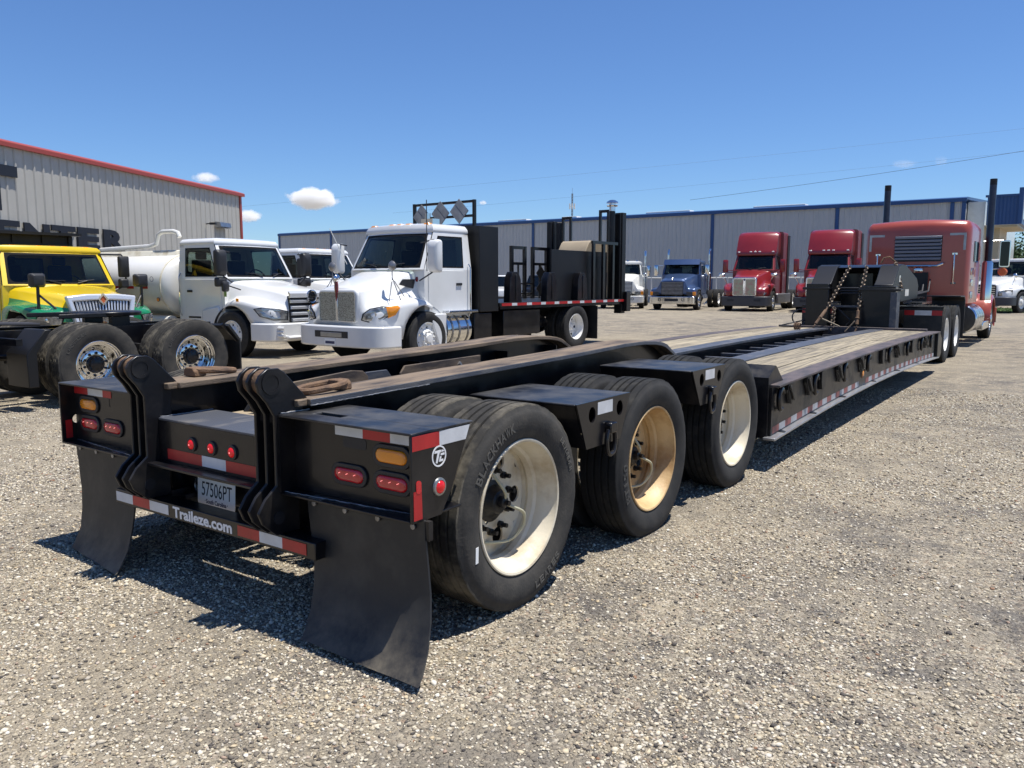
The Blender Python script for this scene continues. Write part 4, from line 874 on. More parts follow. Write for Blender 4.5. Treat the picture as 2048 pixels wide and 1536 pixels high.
for i in range(3): m.tube([(-.62+.035*i+.0*k_, 11.3+.05*math.cos(k_), .735+camb(11.3)*.2+.05*math.sin(k_)) for k_ in [2*PI*j/10 for j in range(10)]], .013, 6, closed=True)
tag(m.build('loose_chain', 'rust2'), 'small heap of rusty chain links resting on the deck edge', 'chain')
# ------------------------------------------------------------------ generic truck parts (local: +Y forward, +X right, origin on the ground under the front axle)
def lerp(a, b, t): return a+(b-a)*t
def surf(parts, fn, us, vs, inner, gask, su=1, sv=.75, r=.09, proud=0):
    """grid surface with a hole; black gasket ring with rounded inner corners, curved glass inside it"""
    fr, ga, gl = parts; u0, u1, v0, v1 = inner; eu, ev = gask/su, gask/sv
    U0, U1, V0, V1 = u0-eu, u1+eu, v0-ev, v1+ev
    U = sorted(set([u for u in us if not (abs(u-U0) < .01 or abs(u-U1) < .01)]+[U0, U1])); V = sorted(set(vs+[V0, V1]))
    for i in range(len(U)-1):
        for j in range(len(V)-1):
            if U0 < (U[i]+U[i+1])/2 < U1 and V0 < (V[j]+V[j+1])/2 < V1: continue
            fr.add([fn(U[i], V[j]), fn(U[i+1], V[j]), fn(U[i+1], V[j+1]), fn(U[i], V[j+1])], [(0, 1, 2, 3)])
    ru, rv = min(r/su, (u1-u0)*.45), min(r/sv, (v1-v0)*.45); inn = []; out = []
    for (cu, cv, a, ou, ov) in ((u1-ru, v1-rv, 0, U1, V1), (u0+ru, v1-rv, 90, U0, V1), (u0+ru, v0+rv, 180, U0, V0), (u1-ru, v0+rv, 270, U1, V0)):
        for i in range(6):
            t = R_(a+18*i); inn.append((cu+ru*math.cos(t), cv+rv*math.sin(t)))
            q = inn[-1]; out.append((ou, q[1]) if (i == 0 and a in (0, 180)) or (i == 5 and a in (90, 270)) else (q[0], ov) if i in (0, 5) else (ou, ov))
        if a in (0, 180):      # long top / bottom edge: extra points so that it follows the curve
            s = inn[-1][0]; e = u0+ru if a == 0 else u1-ru; vv = inn[-1][1]; oo = V1 if a == 0 else V0
            for k_ in range(1, 8): x = s+(e-s)*k_/8; inn.append((x, vv)); out.append((x, oo))
    n = len(inn); ga.add([fn(*p) for p in out]+[fn(*p) for p in inn], [(i, (i+1) % n, n+(i+1) % n, n+i) for i in range(n)])
    cu, cv = (u0+u1)/2, (v0+v1)/2; rings = [[fn(cu+(p[0]-cu)*q, cv+(p[1]-cv)*q) for p in inn] for q in (1, .75, .5, .25, .02)]
    gl.loft(rings, caps=False)
def cab(t, paint, yb, yw, yr, zs, zb, zr, zt, wb, wr, bulge=.12, rear=True, low=None, door=True, doorb=None, glassm='glass', dashc='dash', swx=-.42, roof=True, rw=(-.6, .6)):
    fr, ga, gl = MB(), MB(), MB(); P = (fr, ga, gl); us = [-1+.25*i for i in range(9)]
    def ws(u, v): w = lerp(wb*.985, wr*.97, v); return (u*w, lerp(yw, yr, v)+bulge*(1-u*u)*lerp(1, .8, v)-bulge*.0, lerp(zb, zr, v))
    surf(P, ws, us, [0, 1], (-.88, .88, .10, .90), .045, su=wb, sv=(zr-zb)*1.1, r=.11)
    for s in (-1, 1):
        def sd(u, v): return (s*lerp(wb, wr, v), lerp(lerp(yw, yr, v), yb, u), lerp(zb, zr, v))
        L_ = yw-yb; d0 = .16; d1 = min(.93, (doorb or 1.35)/L_)
        surf(P, sd, [0, 1], [0, 1], (d0, d1, .09, .86), .028, su=L_, sv=zr-zb, r=.07)
        fr.add([(s*wb, yw, zs), (s*wb, yb, zs), (s*wb, yb, zb), (s*wb, yw, zb)], [(0, 1, 2, 3)])
    def rr_(u, v): w = lerp(wb, wr, v); return (u*w, yb, lerp(zb, zr, v))
    surf(P, rr_, [-1, 1], [0, 1], (rw[0], rw[1], .2, .8), .03, su=wb, sv=zr-zb, r=.06)
    fr.add([(-wb, yb, zs), (wb, yb, zs), (wb, yb, zb), (-wb, yb, zb)], [(0, 1, 2, 3)]); fr.add([(-wb, yw, zs), (wb, yw, zs), (wb, yw, zb), (-wb, yw, zb)], [(0, 1, 2, 3)])
    fr.add([(-wb, yb, zs), (wb, yb, zs), (wb, yw, zs), (-wb, yw, zs)], [(0, 1, 2, 3)])
    # roof
    if roof:
        top = []
        for q, z in ((1.0, zr-.005), (1.012, zr+.02), (1.0, lerp(zr, zt, .45)), (.95, lerp(zr, zt, .82)), (.82, lerp(zr, zt, .97)), (.55, zt)):
            ring = []
            n = 10
            for i in range(n+1): u = -1+2*i/n; ring.append((u*wr*q, lerp((yb+yr)/2, yr+bulge*.8*(1-u*u)+.01, q), z))
            for i in range(n+1): u = 1-2*i/n; ring.append((u*wr*q, lerp((yb+yr)/2, yb, q), z))
            top.append(ring)
        fr.loft(top, caps=True)
    c = fr.build('cab', paint, t, smooth=40); ga.build('window_gasket', 'gasket', c, smooth=0); gl.build('window_glass', glassm, c, smooth=60)
    for s in (-1, 1):
        m = MB(); P_ = lambda u, v: Vector(ws(u, v))+Vector((0, .018, .012)); m.tube([P_(s*.15-.1, .05), P_(s*.35-.1, .12)], .012, 5); m.tube([P_(s*.12-.15, .12), P_(s*.35-.1, .13), P_(s*.55-.05, .15)], .008, 5); m.build('wiper', 'plastic', c)
        m = MB(); m.tube([(s*(wb+.02), yb+.10, zs+.25), (s*(wb+.05), yb+.09, zs+.32), (s*(wb+.05), yb+.09, zb+.05), (s*(wb+.01), yb+.10, zb+.12)], .012, 6); m.build('grab_handle', 'chrome', c)
    # inside: seats, dash, wheel
    m = MB()
    for s in (-1, 1):
        x = s*.5; y = yb+.45; m.bx(x-.24, x+.24, y-.25, y+.25, zs+.35, zb-.15); m.bx(x-.23, x+.23, y-.36, y-.22, zb-.2, zb+.42); m.bx(x-.13, x+.13, y-.35, y-.25, zb+.43, zb+.60)
    m.build('seats', 'seat', c, bevel=.03)
    m = MB(); m.prism([(yw-.03, zb-.35), (yw-.03, zb+.0), (yw-.3, zb+.06), (yw-.42, zb-.02), (yw-.42, zb-.35)], 'x', -wb+.03, wb-.03); m.build('dashboard', dashc, c, bevel=.02)
    m = MB(); cy = yw-.52; cz = zb+.03; m.tube([(swx+.22*math.cos(a), cy-.08*math.sin(a), cz+.2*math.sin(a)*.9) for a in [2*PI*i/18 for i in range(18)]], .016, 6, closed=True); m.tube([(swx, cy, cz), (swx, yw-.3, cz-.15)], .03, 6); m.bar((swx-.2, cy, cz), (swx+.2, cy, cz), .03, .03); m.build('steering_wheel', 'plastic', c)
    if door:
        for s in (-1, 1):
            ya, yb_ = yw-.10, max(yw-(doorb or 1.35)-.03, yb+.05); a, b = sorted((s*(wb+.0005), s*(wb+.014)))
            m = MB(); m.prism(rrect(yb_, ya, zs+.12, zb-.012, .05), 'x', a, b); d = m.build('door', paint, t, bevel=.006)
            m = MB(); a, b = sorted((s*(wb+.013), s*(wb+.035))); m.bx(a, b, yb_+.08, yb_+.24, zb-.30, zb-.25); m.build('handle', 'plastic', d, bevel=.006)
    return c
def catm(xs, n):
    """smooth resample of station tuples (monotone in first value)"""
    out = []; xs = [tuple(x) for x in xs]
    for i in range(len(xs)-1):
        p0, p1, p2, p3 = xs[max(i-1, 0)], xs[i], xs[i+1], xs[min(i+2, len(xs)-1)]
        for k_ in range(n):
            t = k_/n; out.append(tuple(.5*((2*b)+(-a+c)*t+(2*a-5*b+4*c-d)*t*t+(-a+3*b-3*c+d)*t**3) for a, b, c, d in zip(p0, p1, p2, p3)))
    out.append(xs[-1]); return out
def front_clip(t, paint, st, Ra=.62, zc=.5, sill=.55, n=4, name='hood', nose=True, paint2=None, zsplit=None, ya=0):
    """st: (y, wh, zh, wf, zf, zb) from nose to firewall; wheel arch cut into the lower edge"""
    m = MB(); rings = []
    for (y, wh, zh, wf, zf, zb) in catm(st, n):
        if abs(y-ya) < Ra: zb = max(zb, zc+math.sqrt(Ra*Ra-(y-ya)**2))
        zb = min(zb, zf-.05); e = min(.10, (zh-zf)*.5+.03)
        half = [(0, zh), (wh*.35, zh-.006), (wh*.7, zh-.025), (wh*.92, zh-.06), (wh, zh-.12 if zh-.12 > zf else (zh+zf)/2), (wh+(wf-wh)*.12, max(zf+.03, lerp(zf, zh-.12, .35))), (wh+(wf-wh)*.35, zf+.025), (wh+(wf-wh)*.65, zf+.012), (wf-.05, zf-.01), (wf-.012, zf-.05), (wf, zf-.11), (wf, lerp(zf-.11, zb, .5)), (wf-.015, zb)]
        rings.append([(-x, y, z) for x, z in half[:0:-1]]+[(x, y, z) for x, z in half])
    m.loft(rings, caps=False, closed=False)
    if nose: m.add(rings[0], [list(range(len(rings[0])))])
    if paint2:
        m.m = []
        for f in m.f: m.m.append(1 if sum(m.v[i][2] for i in f)/len(f) < zsplit(sum(m.v[i][1] for i in f)/len(f)) else 0)
        o = m.build(name, [paint, paint2], t, smooth=50)
    else: o = m.build(name, paint, t, smooth=50)
    so_ = o.modifiers.new('thick', 'SOLIDIFY'); so_.thickness = .015; so_.offset = -1
    for s in (-1, 1):
        a, b = sorted((s*.55, s*(st[3][3]-.03))); m = MB(); m.lathe([(a, Ra-.005), (b, Ra-.005)], (0, ya, zc), n=20, a0=R_(5), a1=R_(175)); m.build('wheel_well', 'plastic', t)
    return o
def lens_cap(parent, pts, nrm, bulge, mat_, name='headlight', push=.085):
    n = Vector(nrm).normalized(); pts = [Vector(p)+Vector((0, push, 0)) for p in pts]; c = sum(pts, Vector())/len(pts); m = MB()
    r = [[Vector(p)-n*.03 for p in pts], [Vector(p) for p in pts], [c+(Vector(p)-c)*.85+n*bulge*.6 for p in pts], [c+(Vector(p)-c)*.45+n*bulge for p in pts]]
    m.loft(r); o = m.build(name, mat_, parent, smooth=50)
    if name == 'headlight':
        m = MB(); rr_ = [[c+(Vector(p)-c)*q+n*d for p in pts] for q, d in ((1.0, -.02), (1.07, -.02), (1.07, .004), (1.0, .006))]; m.loft(rr_+[rr_[0]], caps=False); m.build('headlight_seal', 'gasket', o)
        m = MB(); q = c+n*(bulge+.002); m.lathe([(0, .048), (.003, .036), (.004, 0)], tuple(q), 'y', 14); m.build('bulb_reflector', 'chrome', o)
    return o
def mirror(t, s, y, zc, x0, x1, h=.38, w=.22, paint='plastic', arm='plastic', spot=True, name='mirror'):
    m = MB(); m.loft([[(s*x1+px*q, y+dy, zc+pz*q) for px, pz in rrect(-w/2, w/2, -h/2, h/2, .05)] for q, dy in ((.97, -.05), (1, -.03), (1, .04), (.85, .09), (.5, .11))])
    if spot: m.loft([[(s*x1+px*q, y+dy, zc-h/2-.13+pz*q) for px, pz in rrect(-w/2, w/2, -.1, .1, .04)] for q, dy in ((.97, -.05), (1, -.03), (1, .04), (.6, .09))])
    mi = m.build(name, paint, t, smooth=50)
    m = MB(); m.tube([(s*x0, y+.05, zc+h*.42), (s*x1, y+.03, zc+h*.5)], .014, 6); m.tube([(s*x0, y+.1, zc-h*.75), (s*x1, y+.03, zc-h*.45)], .014, 6); m.build('mirror_arm', arm, mi)
    m = MB(); m.prism(rrect(s*x1-w*.43, s*x1+w*.43, zc-h*.44, zc+h*.44, .04), 'y', y-.053, y-.050); m.build('mirror_glass', 'chrome', mi, smooth=0)
    return mi
def marker_lights(t, y, z, xs, bulge=.1, wr=.9, m_='amber', size=(.12, .07, .045)):
    for x in xs:
        m = MB(); yy = y+bulge*(1-(x/wr)**2); m.loft([[(x+px*q, yy+py*q, z+dz) for px, py in rrect(-size[0]/2, size[0]/2, -size[1]/2, size[1]/2, .02)] for q, dz in ((1, -.02), (1, size[2]*.5), (.7, size[2]))]); m.build('marker_light', m_, t)
def rails(t, y0, y1, z0=.72, z1=.98, x=.42, mt='black'):
    m = MB()
    for s in (-1, 1):
        a, b = sorted((s*(x-.008), s*(x+.0))); m.bx(a, b, y0, y1, z0, z1); c, d = sorted((s*(x-.085), s*(x-.0085))); m.bx(c, d, y0, y1, z1-.01, z1); m.bx(c, d, y0, y1, z0, z0+.01)
    y = y0+.3
    while y < y1: m.bx(-x+.09, x-.09, y, y+.06, z0+.03, z1-.03); y += .95
    return m.build('frame_rail', mt, t)
def rear_axle(t, y, kind, style, extra=None, half=1.04, R=.5, lod=1, inner=True, dusty=False):
    m = MB(); m.tube([(-half+.1, y, R-.01), (half-.1, y, R-.01)], .09, 12); m.lathe([(-.24, .05), (-.18, .16), (0, .22), (.18, .16), (.24, .05)], (0, y, R), n=16); m.build('axle', 'blackd', t)
    for s in (-1, 1):
        make_wheel(kind, style, t, (half*s, y, R-.008), s, lod, extra, dusty=dusty)
        if inner: make_wheel(kind, 'inner', t, ((half-.33)*s, y, R-.008), s, lod, dusty=dusty)
def front_axle(t, extra='w', x=1.02, kind='steer', R=.497, steer=0):
    m = MB(); m.tube([(-x+.1, 0, .42), (x-.1, 0, .42)], .06, 8); m.build('front_axle', 'blackd', t)
    for s in (-1, 1):
        w = make_wheel(kind, 'flat', t, (x*s, 0, R), s, 0, extra); w.rotation_euler[2] += steer
def engine_block(t, y0, y1, z0=.55, z1=1.2, w=.4): m = MB(); m.bx(-w, w, y0, y1, z0, z1); m.build('engine', 'plastic', t)
def bumper_plan(t, mt, half, yf, depth, z0, z1, curve=.14, name='bumper', bev=.03, ex=4.0):
    D = depth+curve; pts = []; inn = []
    for i in range(29):
        a = PI*i/28; c, s = math.cos(a), math.sin(a); x = half*math.copysign(abs(c)**(2/ex), c); y = yf-D+D*abs(s)**(2/ex)
        pts.append((x, y)); inn.append((x*.93, yf-D+(D-.10)*abs(s)**(2/ex)))
    m = MB(); m.prism(pts+inn[::-1], 'z', z0, z1); return m.build(name, mt, t, bevel=bev, smooth=50)
# ------------------------------------------------------------------ white flatbed truck
F = thing('flatbed_truck', 'white conventional truck with black flatbed, headache rack placards and tall black liftgate masts', 'flatbed truck', (-7.93, 9.33, gz(-7.9, 11)), PI-.046)
front_clip(F, 'white', [(1.20, .46, 1.38, .74, .94, .72), (1.175, .53, 1.44, .88, 1.0, .68), (1.10, .57, 1.48, .99, 1.06, .62), (.9, .60, 1.53, 1.08, 1.13, .55), (.5, .66, 1.64, 1.14, 1.21, .5), (.1, .74, 1.78, 1.15, 1.23, .5), (-.15, .86, 1.86, 1.10, 1.15, .55)], Ra=.63, zc=.50, n=6)
cab(F, 'white', -1.36, -.02, -.38, .62, 1.78, 2.50, 2.67, 1.03, .93, bulge=.2, doorb=1.08)
front_axle(F, 'w', 1.02)
m = MB(); m.prism(rrect(-.55, .55, .78, 1.42, .12), 'y', 1.0, 1.212); gr = m.build('grille_surround', 'white', F, bevel=.035, seg=3)
for s in (-1, 1):
    a, b = sorted((s*.035, s*.49)); m = MB(); m.prism(rrect(a, b, .84, 1.36, .05), 'y', 1.213, 1.219); gm = m.build('grille_mesh', 'grmesh', gr, smooth=0)
    m = MB(); m.ringprism(rrect(a-.012, b+.012, .828, 1.372, .05), rrect(a, b, .84, 1.36, .05), 'y', 1.213, 1.228); m.build('grille_frame', 'chrome', gr, smooth=0)
m = MB(); m.bx(-.022, .022, 1.213, 1.234, .82, 1.30); m.build('grille_bar', 'chrome', gr, bevel=.005)
m = MB(); m.loft([[(x*q, 1.215+dy, 1.40+z*q) for x, z in ((-.035, .16), (.035, .16), (.05, .06), (.028, -.12), (.01, -.2), (-.01, -.2), (-.028, -.12), (-.05, .06))] for q, dy in ((1, 0), (1, .02), (.7, .03))]); m.build('grille_emblem', 'emblem', gr)
for s in (-1, 1):
    lens_cap(F, [(s*.66, 1.19, .87), (s*.70, 1.19, .98), (s*.84, 1.15, 1.07), (s*1.0, 1.03, 1.11), (s*1.07, .93, 1.10), (s*1.08, .92, .95), (s*1.0, 1.05, .87), (s*.82, 1.17, .84)], (s*.5, .85, .1), .045, 'lamp', push=.02)
    lens_cap(F, [(s*1.045, .975, 1.105), (s*1.13, .76, 1.13), (s*1.145, .70, 1.09), (s*1.125, .80, .96), (s*1.06, .94, .90)], (s*.85, .5, .1), .03, 'amber', 'turn_signal', push=.02)
    m = MB(); m.prism([(.02, 1.42), (.40, 1.50), (.30, 1.60), (.0, 1.60)], 'x', *sorted((s*.775, s*.80))); m.build('hood_vent', 'plastic', F, smooth=0)
    m = MB(); m.loft([[(s*(.80+dx), -.08+y*q, 1.60+z*q) for y, z in circ2(0, 0, .075, 10)[0:6]+[(-.03, -.14), (.03, -.14)]] for q, dx in ((1, .0), (1, .06), (.7, .07))]); m.build('side_emblem', 'emblem', F)
b = bumper_plan(F, 'white', 1.2, 1.38, .42, .37, .76, .22)
m = MB(); m.bx(-.46, .46, 1.335, 1.383, .54, .66); m.build('bumper_slot', 'ink', b, smooth=0)
m = MB(); m.bx(-.30, .30, 1.32, 1.386, .55, .64); m.build('slot_steps', 'alud', b, smooth=0, bevel=.01)
m = MB(); m.bx(-.12, .18, 1.381, 1.385, .40, .52); pz = m.build('number_plate', 'plate', b, smooth=0)
m = MB(); m.bx(-.10, .16, 1.3852, 1.3858, .425, .475); m.build('plate_number', 'navy', pz, smooth=0)
marker_lights(F, -.46, 2.60, (-.75, -.32, -.1, .12, .72), .12, .9, size=(.17, .12, .07))
mirror(F, -1, .02, 2.02, 1.04, 1.36, .60, .26, 'white', spot=False); mirror(F, 1, .02, 2.02, 1.04, 1.36, .60, .26, 'white', spot=False)
for s in (-1, 1):
    m = MB(); c = (s*.84, .62, 1.62)
    for q in ((s*.98, .84, 1.2), (s*.92, .40, 1.28), (s*1.03, .60, 1.22)): m.tube([c, q], .009, 5)
    m.tube([c, (s*.84, .62, 1.80)], .009, 5); m.lathe([(-.02, .085), (.0, .095), (.02, .08), (.05, .03), (.055, 0)], (s*.84, .62, 1.84), 'y', 16); m.build('hood_mirror', 'steel', F)
m = MB(); m.tube([(-1.12, .0, 1.75), (-1.13, .0, 3.05)], .009, 5); m.build('whip_antenna', 'wire', F)
m = MB(); m.tube([(.95, .15, 1.9), (1.15, .4, 2.6)], .008, 5); m.build('whip_antenna', 'cream', F)
m = MB(); m.tube([(-.2, -1.0, 2.6), (-.2, -1.0, 2.92)], .05, 8); m.bx(-.42, -.1, -1.1, -.9, 2.68, 2.80); m.build('air_horn', 'chrome', F)
m = MB(); m.lathe([(0, .02), (.0, .30), (.04, .33), (.66, .33), (.70, .30), (.70, .02)], (-.86, -1.22, .62), 'y', 32); tk = m.build('fuel_tank', 'chrome', F)
for y in (-1.1, -.85, -.65): m = MB(); m.lathe([(0, .336), (.05, .336)], (-.86, y, .62), 'y', 32); m.build('tank_strap', 'steel', tk)
m = MB(); m.bx(-1.22, -.6, -1.35, -.5, .95, 1.0); m.build('step', 'alu', F, bevel=.01)
m = MB(); m.prism([(-.50, .30), (-.30, .30), (-.05, .95), (-.50, .95)], 'x', -1.15, -1.05); m.build('fender_skirt', 'white', F, bevel=.02)
m = MB(); m.bx(-1.15, -.6, -1.85, -1.3, .35, .92); m.build('battery_box', 'black', F, bevel=.01)
m = MB(); m.bx(-1.17, 1.17, -2.05, -1.46, .95, 2.66); m.build('headboard', 'blackm', F, bevel=.01)
m = MB(); fz0, fz1, fy = 2.62, 3.22, -1.8
for x in (-.74, .97): m.bx(x-.03, x+.03, fy-.03, fy+.03, fz0, fz1)
for z in (fz1-.03, 2.90, 2.68): m.bx(-.709, .939, fy-.028, fy+.028, z-.025, z+.025)
m.bx(-.30, -.24, fy-.026, fy+.026, fz0, 2.6549); rk = m.build('placard_rack', 'black', F)
for x, z in ((.72, 2.94), (.17, 2.98), (-.36, 3.00)):
    m = MB(); h = .255; m.prism([(x-h, z), (x, z-h), (x+h, z), (x, z+h)], 'y', fy+.031, fy+.05); pc = m.build('placard_holder', 'alud', rk, smooth=0)
    m = MB(); m.bar((x-h*.55, fy+.053, z-h*.45), (x+h*.45, fy+.053, z+h*.55), .02, .004); m.build('placard_clip', 'steel', pc)
rails(F, -7.0, .9, .72, .98)
m = MB(); m.bx(-1.2, 1.2, -7.25, -2.06, 1.04, 1.12); m.build('flatbed_deck', 'blackm', F, bevel=.006)
m = MB(); m.bx(-1.17, 1.17, -7.2, -2.1, .985, 1.039); m.build('deck_subframe', 'black', F)
m = MB(); y = -2.12; i = 0
while y > -7.1: w = .34 if i % 2 == 0 else .18; m.bx(-1.2025, -1.2005, max(y-w, -7.2), y, 1.052, 1.108, i % 2); y -= w; i += 1
m.build('reflective_tape', ['taper', 'tapew'], F, smooth=0)
rear_axle(F, -4.95, 'drive', 'deep', 'w', 1.06, .51, lod=0)
for s in (-1, 1): m = MB(); m.bx(s*1.0-.28, s*1.0+.28, -5.72, -5.70, .18, .98); m.build('mudflap', 'flap', F, smooth=0)
for q in ((-1.1, -.5, -3.6, -2.3), (.5, 1.1, -3.6, -2.2)): m = MB(); m.bx(*q, .42, .95); m.build('tool_box', 'black', F, bevel=.01)
m = MB(); m.tube([(-.3, -3.8, .62), (-.2, -4.7, .55)], .06, 8); m.tube([(-.5, -4.2, .85), (-.7, -4.5, .6), (-.6, -4.7, .5)], .03, 6); m.lathe([(-.12, .1), (-.1, .13), (.1, .13), (.12, .1)], (-.55, -4.35, .62), 'y', 12); m.build('drive_shaft', 'blackd', F)
# bed fittings
for y in (-2.62, -3.95, -5.2):
    m = MB(); m.prism([(y-.20, 1.1201), (y-.16, 1.60), (y-.08, 1.76), (y+.10, 1.76), (y+.20, 1.62), (y+.22, 1.1201)], 'x', -1.19, -1.02); m.bx(-1.205, -1.191, y-.02, y+.03, 1.16, 1.7); m.build('stake_bracket', 'black', F, bevel=.015)
for y0, y1 in ((-5.95, -5.40), (-6.92, -6.3)):
    m = MB()
    for y in (y0, y1): m.bx(1.08, 1.16, y-.04, y+.04, 1.1201, 2.46)
    m.bx(1.09, 1.15, y0+.041, y1-.041, 2.38, 2.46); m.bx(1.09, 1.15, y0+.041, y1-.041, 1.98, 2.05); m.bx(1.1, 1.14, (y0+y1)/2-.015, (y0+y1)/2+.015, 1.1201, 1.979); m.build('stake_frame', 'black', F)
for z in (1.78, 1.38): m = MB(); h = .20; m.prism([(-6.6-h, z), (-6.6, z-h), (-6.6+h, z), (-6.6, z+h)], 'x', 1.06, 1.079); m.build('black_placard', 'blackm', F, smooth=0)
m = MB(); m.tube([(1.12, -5.44, 1.5), (1.12, -6.26, 1.5)], .02, 6); m.tube([(1.12, -5.44, 1.25), (1.12, -6.26, 1.25)], .02, 6); m.build('cross_pipe', 'black', F)
m = MB(); m.bx(-1.015, -.98, -6.55, -4.15, 1.1201, 2.28); m.build('side_panel', 'blackm', F, bevel=.005)
for x, s in ((1.06, 1), (-1.06, -1)):
    zt = 3.16 if s > 0 else 3.28
    m = MB(); m.bx(x-.11, x+.11, -7.20, -7.02, .75, zt); m.bx(x-.08, x+.08, -7.019, -6.96, 1.1201, zt-.03); m.bx(x-s*.24-.07, x-s*.24+.07, -7.16, -7.04, 1.1201, zt-.05); mast = m.build('liftgate_mast', 'blackm', F, bevel=.01)
    m = MB(); x0 = x-s*.36; x1 = x-s*.60; a, b = min(x0, x1), max(x0, x1); z0 = 2.45
    for xx in (a, b): m.bx(xx-.03, xx+.03, -7.13, -7.07, z0-.15, zt+.10)
    m.bx(a+.031, b-.031, -7.13, -7.07, zt+.03, zt+.10); m.bx(a-.05, a+.05, -7.14, -7.06, 2.1, z0-.151); m.build('mast_frame', 'black', mast)
m = MB(); m.bx(-.90, .90, -7.14, -7.08, 1.1201, 2.22)
for i in range(5): m.bx(.35+i*.09, .39+i*.09, -7.13, -7.09, 2.2201, 2.34)
m.build('liftgate_platform', 'black', F, bevel=.005)
m = MB()
for y in (-5.75, -6.2, -6.65): m.bx(-1.149, -1.09, y-.045, y+.045, 1.1201, 2.46)
m.bx(-1.148, -1.092, -6.85, -5.68, 2.461, 2.53); m.build('side_gate', 'black', F)
m = MB(); m.lathe([(1.12, .08), (3.30, .08), (3.30, 0)], (-.98, -6.82, 0), 'z', 14); vp = m.build('vent_pipe', 'blackd', F)
m = MB(); m.lathe([(3.31, .075), (3.42, .075), (3.42, .13), (3.45, .14), (3.46, .08), (3.50, .08), (3.505, .15), (3.54, .14), (3.58, .07), (3.59, 0)], (-.98, -6.82, 0), 'z', 16); m.build('vent_cap', 'alu', vp)
m = MB(); m.bx(-1.28, -1.18, -7.3, -7.1, .80, 1.30); m.build('liftgate_arm', 'black', F, bevel=.01)
tb = MB(); tb.prism([(-5.6, 1.13), (-5.64, 2.22), (-5.84, 2.50), (-5.92, 2.55), (-6.95, 2.55), (-6.95, 1.13)], 'x', -.93, -.1); ob = tb.build('crate_cover', 'tan', None, bevel=.02); ob.location = F.location; ob.rotation_euler = F.rotation_euler
tag(ob, 'tan hooded box standing on the flatbed behind its black side panel', 'box')
m = MB(); m.bx(-.02, .02, -1.0, 1.0, 0, .01)

# ------------------------------------------------------------------ white water tank truck
K = thing('tank_truck', 'white cab truck carrying a long white water tank with a bent top pipe', 'tank truck', (-11.76, 9.55, gz(-12.5, 9.5)), -1.47)
front_clip(K, 'white', [(1.18, .55, 1.34, .86, 1.0, .74), (1.10, .62, 1.42, 1.0, 1.06, .68), (.8, .66, 1.50, 1.08, 1.14, .62), (.3, .72, 1.58, 1.13, 1.24, .6), (-.1, .80, 1.66, 1.10, 1.22, .6), (-.35, .92, 1.70, 1.04, 1.1, .6)], Ra=.61, zc=.50)
cab(K, 'white', -1.76, -.28, -.66, .62, 1.69, 2.44, 2.58, 1.02, .93, bulge=.16, doorb=1.22, rw=(-.75, .75)); front_axle(K, 'w', 1.0)
m = MB(); m.prism(rrect(-.60, .60, .76, 1.33, .05), 'y', 1.10, 1.20); g = m.build('grille_back', 'plastic', K)
for i, z in enumerate((.82, .95, 1.08, 1.21)): m = MB(); w = .56+.012*i; m.loft([[(x, 1.204+dy-.0*(x/w)**2, z+dz) for dy, dz in ((0, -.040), (.045, -.036), (.05, .012), (0, .038))] for x in [w*(-1+i_/6) for i_ in range(13)]]); m.build('grille_bar', 'silver', g)
m = MB(); w = .62; m.loft([[(x, 1.204+dy-.0*(x/w)**2, 1.34+dz) for dy, dz in ((0, -.06), (.055, -.055), (.05, .035), (-.03, .09))] for x in [w*(-1+i_/6) for i_ in range(13)]]); m.build('grille_header', 'silver', g)
m = MB(); m.lathe([(0, .15), (.03, .15), (.035, .13), (.025, .115), (.012, .11)], (0, 1.255, 1.30), 'y', 28); m.bar((-.10, 1.28, 1.34), (.02, 1.28, 1.34), .02, .035); m.bar((-.02, 1.28, 1.26), (.10, 1.28, 1.26), .02, .035); m.bar((-.10, 1.28, 1.30), (.10, 1.28, 1.30), .02, .03); em = m.build('round_emblem', 'chrome', g)
m = MB(); m.lathe([(0, .112), (.001, 0)], (0, 1.266, 1.30), 'y', 28); m.build('emblem_field', 'ink', em)
for s in (-1, 1):
    lens_cap(K, [(s*.72, 1.205, 1.0), (s*.90, 1.14, 1.05), (s*1.085, .84, 1.08), (s*1.12, .66, 1.05), (s*1.11, .82, .90), (s*1.0, 1.08, .83), (s*.74, 1.21, .83)], (s*.75, .7, .05), .035, 'lamp', push=.05)
    m = MB(); m.bx(*sorted((s*1.12, s*1.135)), .18, .26, 1.20, 1.27); m.build('side_marker', 'amber', K, bevel=.008)
    # rear half of the fender
    m = MB(); m.prism([(-.98, .62), (-.62, .62), (-.56, .80), (-.40, .98), (-.45, 1.1), (-.98, 1.0)], 'x', *sorted((s*.9, s*1.07))); m.build('fender_step', 'white', K, bevel=.03)
b = bumper_plan(K, 'white', 1.17, 1.38, .50, .38, .76, .26)
m = MB(); m.bx(-.45, .45, 1.34, 1.384, .58, .68); m.build('bumper_slot', 'ink', b, smooth=0)
m = MB(); m.tube([(.95, 1.2, .52), (.9, 1.45, .46), (-.2, 1.55, .46)], .045, 8); m.bx(-.5, .45, 1.46, 1.56, .40, .56); m.tube([(.35, 1.38, .74), (.05, 1.52, .56)], .025, 6)
for z in (.5, .58, .66): m.tube([(.98, 1.22, z), (.98, 1.42, z)], .035, 8)
m.build('spray_bar', 'white', b)
marker_lights(K, -.76, 2.50, (-.75, -.3, 0, .3, .75), .10, .9, size=(.2, .1, .06))
mirror(K, 1, -.15, 2.02, 1.0, 1.22, .55, .26); mirror(K, -1, -.15, 2.02, 1.0, 1.3, .55, .26)
